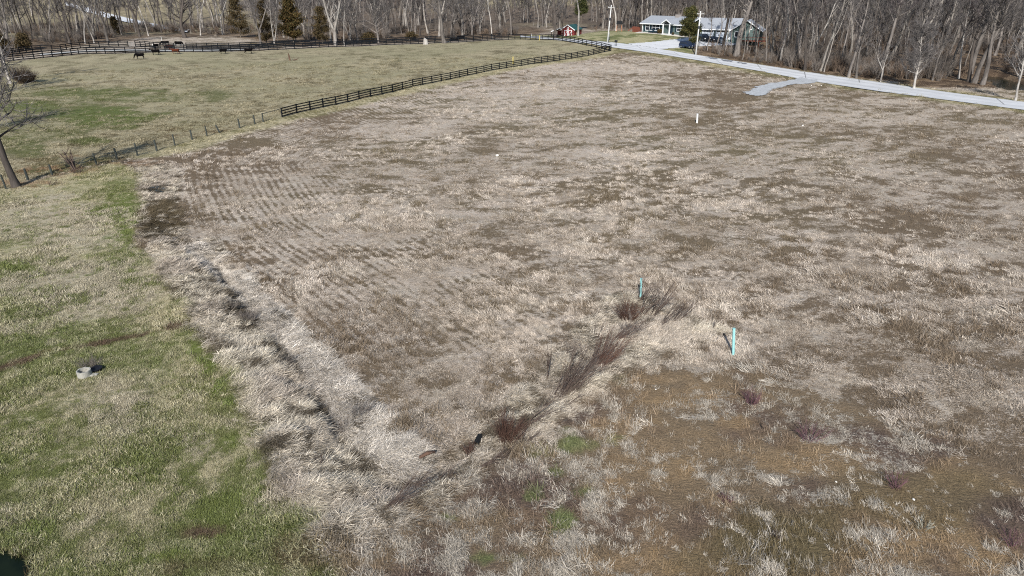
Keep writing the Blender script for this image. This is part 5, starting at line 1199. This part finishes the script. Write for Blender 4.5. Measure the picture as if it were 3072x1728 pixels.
def forest_stuff():
    P = []; S = []; I = []; Z = []
    for x, y, small, i, s, rz in rest:
        P.append((x, y, GZ(x, y) - .15)); S.append(s); I.append(5 + i % 3 if small else (i if i < 5 else i % 5)); Z.append(rz)
    g = np.random.default_rng(17); n = 6500
    r_ = g.uniform(300, 1150, n); a = np.radians(g.uniform(-46, 46, n)); x = r_ * np.sin(a); y = r_ * np.cos(a)
    cl = fbm(x, y, 140.0, 3, 61); rd, _ = dline(x, y, 0.5 * (FR_LO + FR_HI))
    k = (cl < .56) | (r_ > 760) | (x > 40); k &= (rd > 9) & ~((x < 10) & (r_ < 360)) & (sdf(x, y, RWOOD) < 0); k &= ~((r_ < 420) & (x > 22) & (x < 42))
    for xx, yy in zip(x[k], y[k]):
        P.append((xx, yy, float(H0(xx, yy)) - .2)); S.append(float(g.uniform(.75, 1.1))); I.append(int(g.integers(0, 8))); Z.append(float(g.uniform(0, 6.28)))
    P = np.array(P); n = len(P); rot = np.stack([np.zeros(n), np.zeros(n), np.array(Z)], 1)
    scatter('far_woods', far_protos, P, rot, np.array(S), np.array(I), np.ones((n, 3)), 'far-off bare woods on the hillside and deep in the wood', 'woods')
forest_stuff()
# --- brush
def brush_mesh(name, seed, n, h, spread, mat, r0=.012, lean=(0, 0), sub=3):
    g = np.random.default_rng(seed); L_ = []
    for i in range(n):
        a = g.uniform(0, 2 * math.pi); b = np.array([math.cos(a), math.sin(a), 0]) * spread * .22 * g.random(); L = h * g.uniform(.6, 1.1)
        d = np.array([math.cos(a) * spread / h * g.uniform(.1, .75) + lean[0], math.sin(a) * spread / h * g.uniform(.1, .75) + lean[1], 1.0]); d /= np.linalg.norm(d)
        p = b; pts = [p]
        for k in range(4): d = d + g.normal(size=3) * .09; d /= np.linalg.norm(d); p = p + d * L / 4; pts.append(p)
        L_.append((pts, [r0, r0 * .9, r0 * .75, r0 * .6, r0 * .35], 4))
        for q in range(sub):
            i2 = int(g.integers(1, 4)); d2 = pts[i2 + 1] - pts[i2]; d2 = d2 / np.linalg.norm(d2) + g.normal(size=3) * .38; d2 /= np.linalg.norm(d2); p2 = pts[i2]
            L_.append(([p2, p2 + d2 * L * .18, p2 + d2 * L * .34 + np.array([0, 0, .03])], [r0 * .6, r0 * .5, r0 * .3], 3))
    return tubes(L_).mesh(name, mat)
S_RED = bark('red_brown_stems', (.15, .085, .062), (.085, .052, .042), .2); S_DARK = bark('dark_grey_stems', (.15, .112, .092), (.075, .055, .047), .2); S_PURP = bark('purple_stems', (.20, .105, .12), (.12, .07, .085), .1)
S_PALE = bark('pale_weed_stems', (.42, .42, .36), (.30, .29, .24), .1); S_BR = bark('brown_brush', (.22, .165, .125), (.12, .09, .07), .35); S_GB = bark('grey_brush', (.25, .22, .195), (.14, .12, .105), .3)
BR = [bpy.data.objects.new('brush_%d' % i, brush_mesh('brush_%d' % i, 400 + i, 34, (3.0, 1.9, 4.4, 2.4)[i], (1.6, 1.8, 2.2, 2.0)[i], (S_BR, S_BR, S_GB, S_GB)[i], .022, sub=6)) for i in range(4)]
def undergrowth():
    g = np.random.default_rng(31); mn, mx = RWOOD.min(0), RWOOD.max(0); n = 30000
    x = g.uniform(mn[0], mx[0], n); y = g.uniform(mn[1], mx[1], n); s = sdf(x, y, RWOOD)
    rd, _ = dline(x, y, ROAD_HI[5:]); cl = np.array([clear_of(a, b) for a, b in zip(x, y)])
    den = ss((26 - rd) / 18) * .9 + .14
    k = (s > -.8) & (rd > 2.4) & (g.random(n) < den) & cl & (fbm(x, y, 6, 3, 44) + den * .25 > .44) & (sdf(x, y, POND2) < -1)
    px = 1536 + FPX * x / (y * CP + 15 * SP); k &= ~((px > 2640) & (rd < 9))
    x, y = x[k], y[k]
    pxk = px[k]; low = np.where(pxk < 2345, .50, 1.0)
    n2 = 2600; mn, mx = LWOOD.min(0), LWOOD.max(0); x2 = g.uniform(mn[0], mx[0], n2 * 3); y2 = g.uniform(mn[1], mx[1], n2 * 3)
    k2 = inside(x2, y2, LWOOD) & (fbm(x2, y2, 9, 3, 45) > .55); x2, y2 = x2[k2][:n2], y2[k2][:n2]
    low = np.concatenate([low, np.full(len(x2), .8)]); x = np.concatenate([x, x2]); y = np.concatenate([y, y2]); n = len(x); print('brush', n)
    rot = np.stack([g.normal(0, .1, n), g.normal(0, .1, n), g.uniform(0, 6.28, n)], 1)
    scatter('undergrowth', BR, np.stack([x, y, H(x, y) - .05], 1), rot, g.uniform(.6, 1.25, n) * low, g.integers(0, 4, n), np.ones((n, 3)), 'brown and grey brush under the bare woods', 'undergrowth')
undergrowth()
def shrub(px, py, n, h, spread, mat, label, lean=(0, 0), r0=.010, sub=3, seed=0, dz=-.03, cat='shrub', name='shrub'):
    o = link(name, brush_mesh(name, seed or int(px + py), n, h, spread, mat, r0, lean, sub), None, at(px, py, dz)); tag(o, label, cat); return o
shrub(1880, 958, 110, 1.55, 1.6, S_RED, 'dense red-brown bush in front of the farther teal pipe', lean=(.1, 0.03), r0=.008, sub=4)
shrub(1923, 946, 8, 2.56, .9, S_DARK, 'dark upright stems right of the farther teal pipe', lean=(.55, 0.19), r0=.017, sub=4)
shrub(1950, 950, 9, 2.70, .9, S_DARK, 'dark stems leaning right behind the farther teal pipe', lean=(.8, 0.17), r0=.017, sub=4, seed=61)
shrub(1915, 905, 14, 1.76, 1.2, S_DARK, 'thin grey stems just behind the farther teal pipe', lean=(.4, 0.10), r0=.009, sub=4)
shrub(1975, 984, 6, 2.16, .5, S_DARK, 'dark stems leaning far right at the head of the ditch', lean=(1.1, 0.17), r0=.014, sub=4)
shrub(2013, 968, 8, 2.03, .8, S_DARK, 'clump of dark stems at the right end of the thicket', lean=(.8, 0.17), r0=.012, sub=4)
shrub(2034, 964, 4, 1.89, .4, S_DARK, 'curved dark stem at the far right of the thicket', lean=(1.0, 0.17), r0=.014, sub=4)
shrub(1680, 1186, 38, 2.97, 1.7, S_DARK, 'long dark bush leaning right in the middle of the ditch', lean=(.75, 0.32), r0=.012, sub=4)
shrub(1790, 1105, 44, 2.29, 1.6, S_RED, 'reddish dark bush leaning right above the long dark one', lean=(.75, 0.28), r0=.009, sub=4)
shrub(1826, 1028, 12, 2.84, .5, S_DARK, 'dark stems lying nearly flat to the right over the ditch', lean=(1.6, 0.24), r0=.016, sub=4)
shrub(1740, 1140, 16, 2.43, 1.8, S_DARK, 'grey tangle between the two leaning bushes', lean=(1.0, 0.24), r0=.008, sub=4)
shrub(1643, 1136, 3, 2.29, .4, S_DARK, 'pair of thin tall stems standing left of the ditch thicket', lean=(.1, 0.03), r0=.017, sub=4)
shrub(1614, 1226, 3, 1.49, .3, S_DARK, 'short dark stems at the lower end of the thicket', lean=(.8, 0.14), r0=.012, sub=4)
shrub(1700, 1215, 3, 1.22, .5, S_DARK, 'bent dark twig right of the thicket foot', lean=(1.1, -0.21), r0=.012, sub=3)
shrub(1786, 1026, 3, 1.76, .3, S_DARK, 'single thin upright stem above the leaning bushes', lean=(.1, 0.10), r0=.012, sub=3)
shrub(2140, 986, 4, 1.00, .3, S_DARK, 'single grey twig left of the nearer teal pipe', lean=(.15, .1), r0=.010, sub=4)
shrub(1521, 1322, 100, 1.42, 1.5, S_RED, 'dense red-brown bush beside the culvert', lean=(.25, .1), r0=.007, sub=6)
shrub(1560, 1335, 16, 1.08, 1.0, S_DARK, 'grey stems at the right foot of the red-brown bush', lean=(.5, .0), r0=.008, sub=5)
shrub(1408, 1352, 33, 0.68, .45, S_RED, 'small dark brown bush left of the culvert', r0=.007, sub=5)
shrub(1424, 1407, 5, 2.29, .25, S_DARK, 'fallen dark branch lying across the straw below the culvert', lean=(2.6, .6), r0=.017, sub=5)
shrub(1560, 1290, 7, 2.56, .3, S_DARK, 'long dark stems slanting from the red-brown bush to the upper thicket', lean=(1.6, 0.45), r0=.011, sub=4)
shrub(1133, 1556, 18, 2.29, .8, S_DARK, 'tangle of dark stems fanning over the straw at the ditch bottom', lean=(1.9, .8), r0=.009, sub=6)
shrub(1180, 1470, 8, 1.62, .6, S_DARK, 'dark twigs half buried in straw above the tangle', lean=(1.6, 1.0), r0=.009, sub=5)
shrub(1290, 1450, 7, 1.49, .5, S_DARK, 'dark twigs half buried in straw right of the tangle', lean=(1.8, 1.0), r0=.009, sub=5)
shrub(1036, 1275, 7, 1.08, .6, S_DARK, 'grey twigs in the dark gap of the left ditch', lean=(-.2, .2), r0=.008, sub=5)
shrub(960, 1400, 16, 0.50, .5, S_DARK, 'small dark weed on the straw bank', lean=(.1, .2), r0=.008, sub=4)
shrub(740, 955, 120, 0.70, 1.5, S_GB, 'low grey bramble on the left ditch bank', lean=(.2, .2), r0=.008, sub=6)
shrub(690, 925, 70, 0.60, 1.4, S_GB, 'smaller grey bramble left of the low one on the bank', lean=(.1, .2), r0=.008, sub=6)
shrub(850, 1090, 70, 0.60, 1.3, S_GB, 'grey bramble farther down the ditch bank', lean=(.2, .2), r0=.008, sub=6)
shrub(1075, 1240, 49, 0.81, 1.4, S_GB, 'wide grey bramble in the lower left ditch', lean=(.3, .2), r0=.008, sub=6)
shrub(2255, 1211, 36, 0.85, 1.0, S_PURP, 'purple-stemmed bush below the nearer teal pipe', r0=.008, sub=5)
shrub(2429, 1322, 20, 0.95, 1.2, S_PURP, 'open purple bush with long bare stems on brown ground', r0=.010, sub=5)
shrub(2689, 1463, 21, 0.80, .95, S_PURP, 'reddish purple bush above the pale weed', r0=.009, sub=4)
shrub(3036, 1642, 12, 0.75, .6, S_PURP, 'purple bush at the lower right edge', lean=(0, .1), r0=.009, sub=4)
shrub(2177, 1500, 42, 0.28, .8, S_PURP, 'low dark purple mat of stems in the soil patch', r0=.006, sub=4)
shrub(2771, 1587, 14, 0.50, .7, S_PALE, 'pale dry weed with few bare stems at lower right', r0=.012, sub=3)
shrub(2328, 1616, 20, 0.32, .5, S_DARK, 'small black weed on the olive patch at the bottom', lean=(.3, .2), r0=.008, sub=3)
shrub(2289, 1290, 4, 0.50, .3, S_BR, 'single brown twig left of the open purple bush', lean=(.2, .2), r0=.012, sub=3)
shrub(264, 1104, 60, 0.70, 1.3, S_GB, 'bare twiggy weed behind the concrete ring', r0=.006, sub=6)
shrub(68, 250, 220, 3.40, 3.6, S_BR, 'brown bush beside the pale leaning trunk at the left', r0=.02, sub=7)
shrub(92, 246, 140, 2.20, 3.0, S_RED, 'lower reddish bush right of the brown one at the left', r0=.016, sub=7)
shrub(226, 512, 5, 2.40, 1.0, S_DARK, 'crooked dead branch standing at the wire fence', lean=(-.5, .0), r0=.09, sub=5)
shrub(232, 520, 40, 0.90, 1.6, S_DARK, 'low dark brush at the foot of the dead branch', r0=.010, sub=5)
shrub(150, 556, 12, 1.00, 1.6, S_DARK, 'fallen twigs right of the leaning tree', lean=(1.0, .2), r0=.014, sub=4)
shrub(1890, 1000, 16, 1.08, 1.2, S_GB, 'grey weeds at the foot of the upper thicket', r0=.008, sub=4)
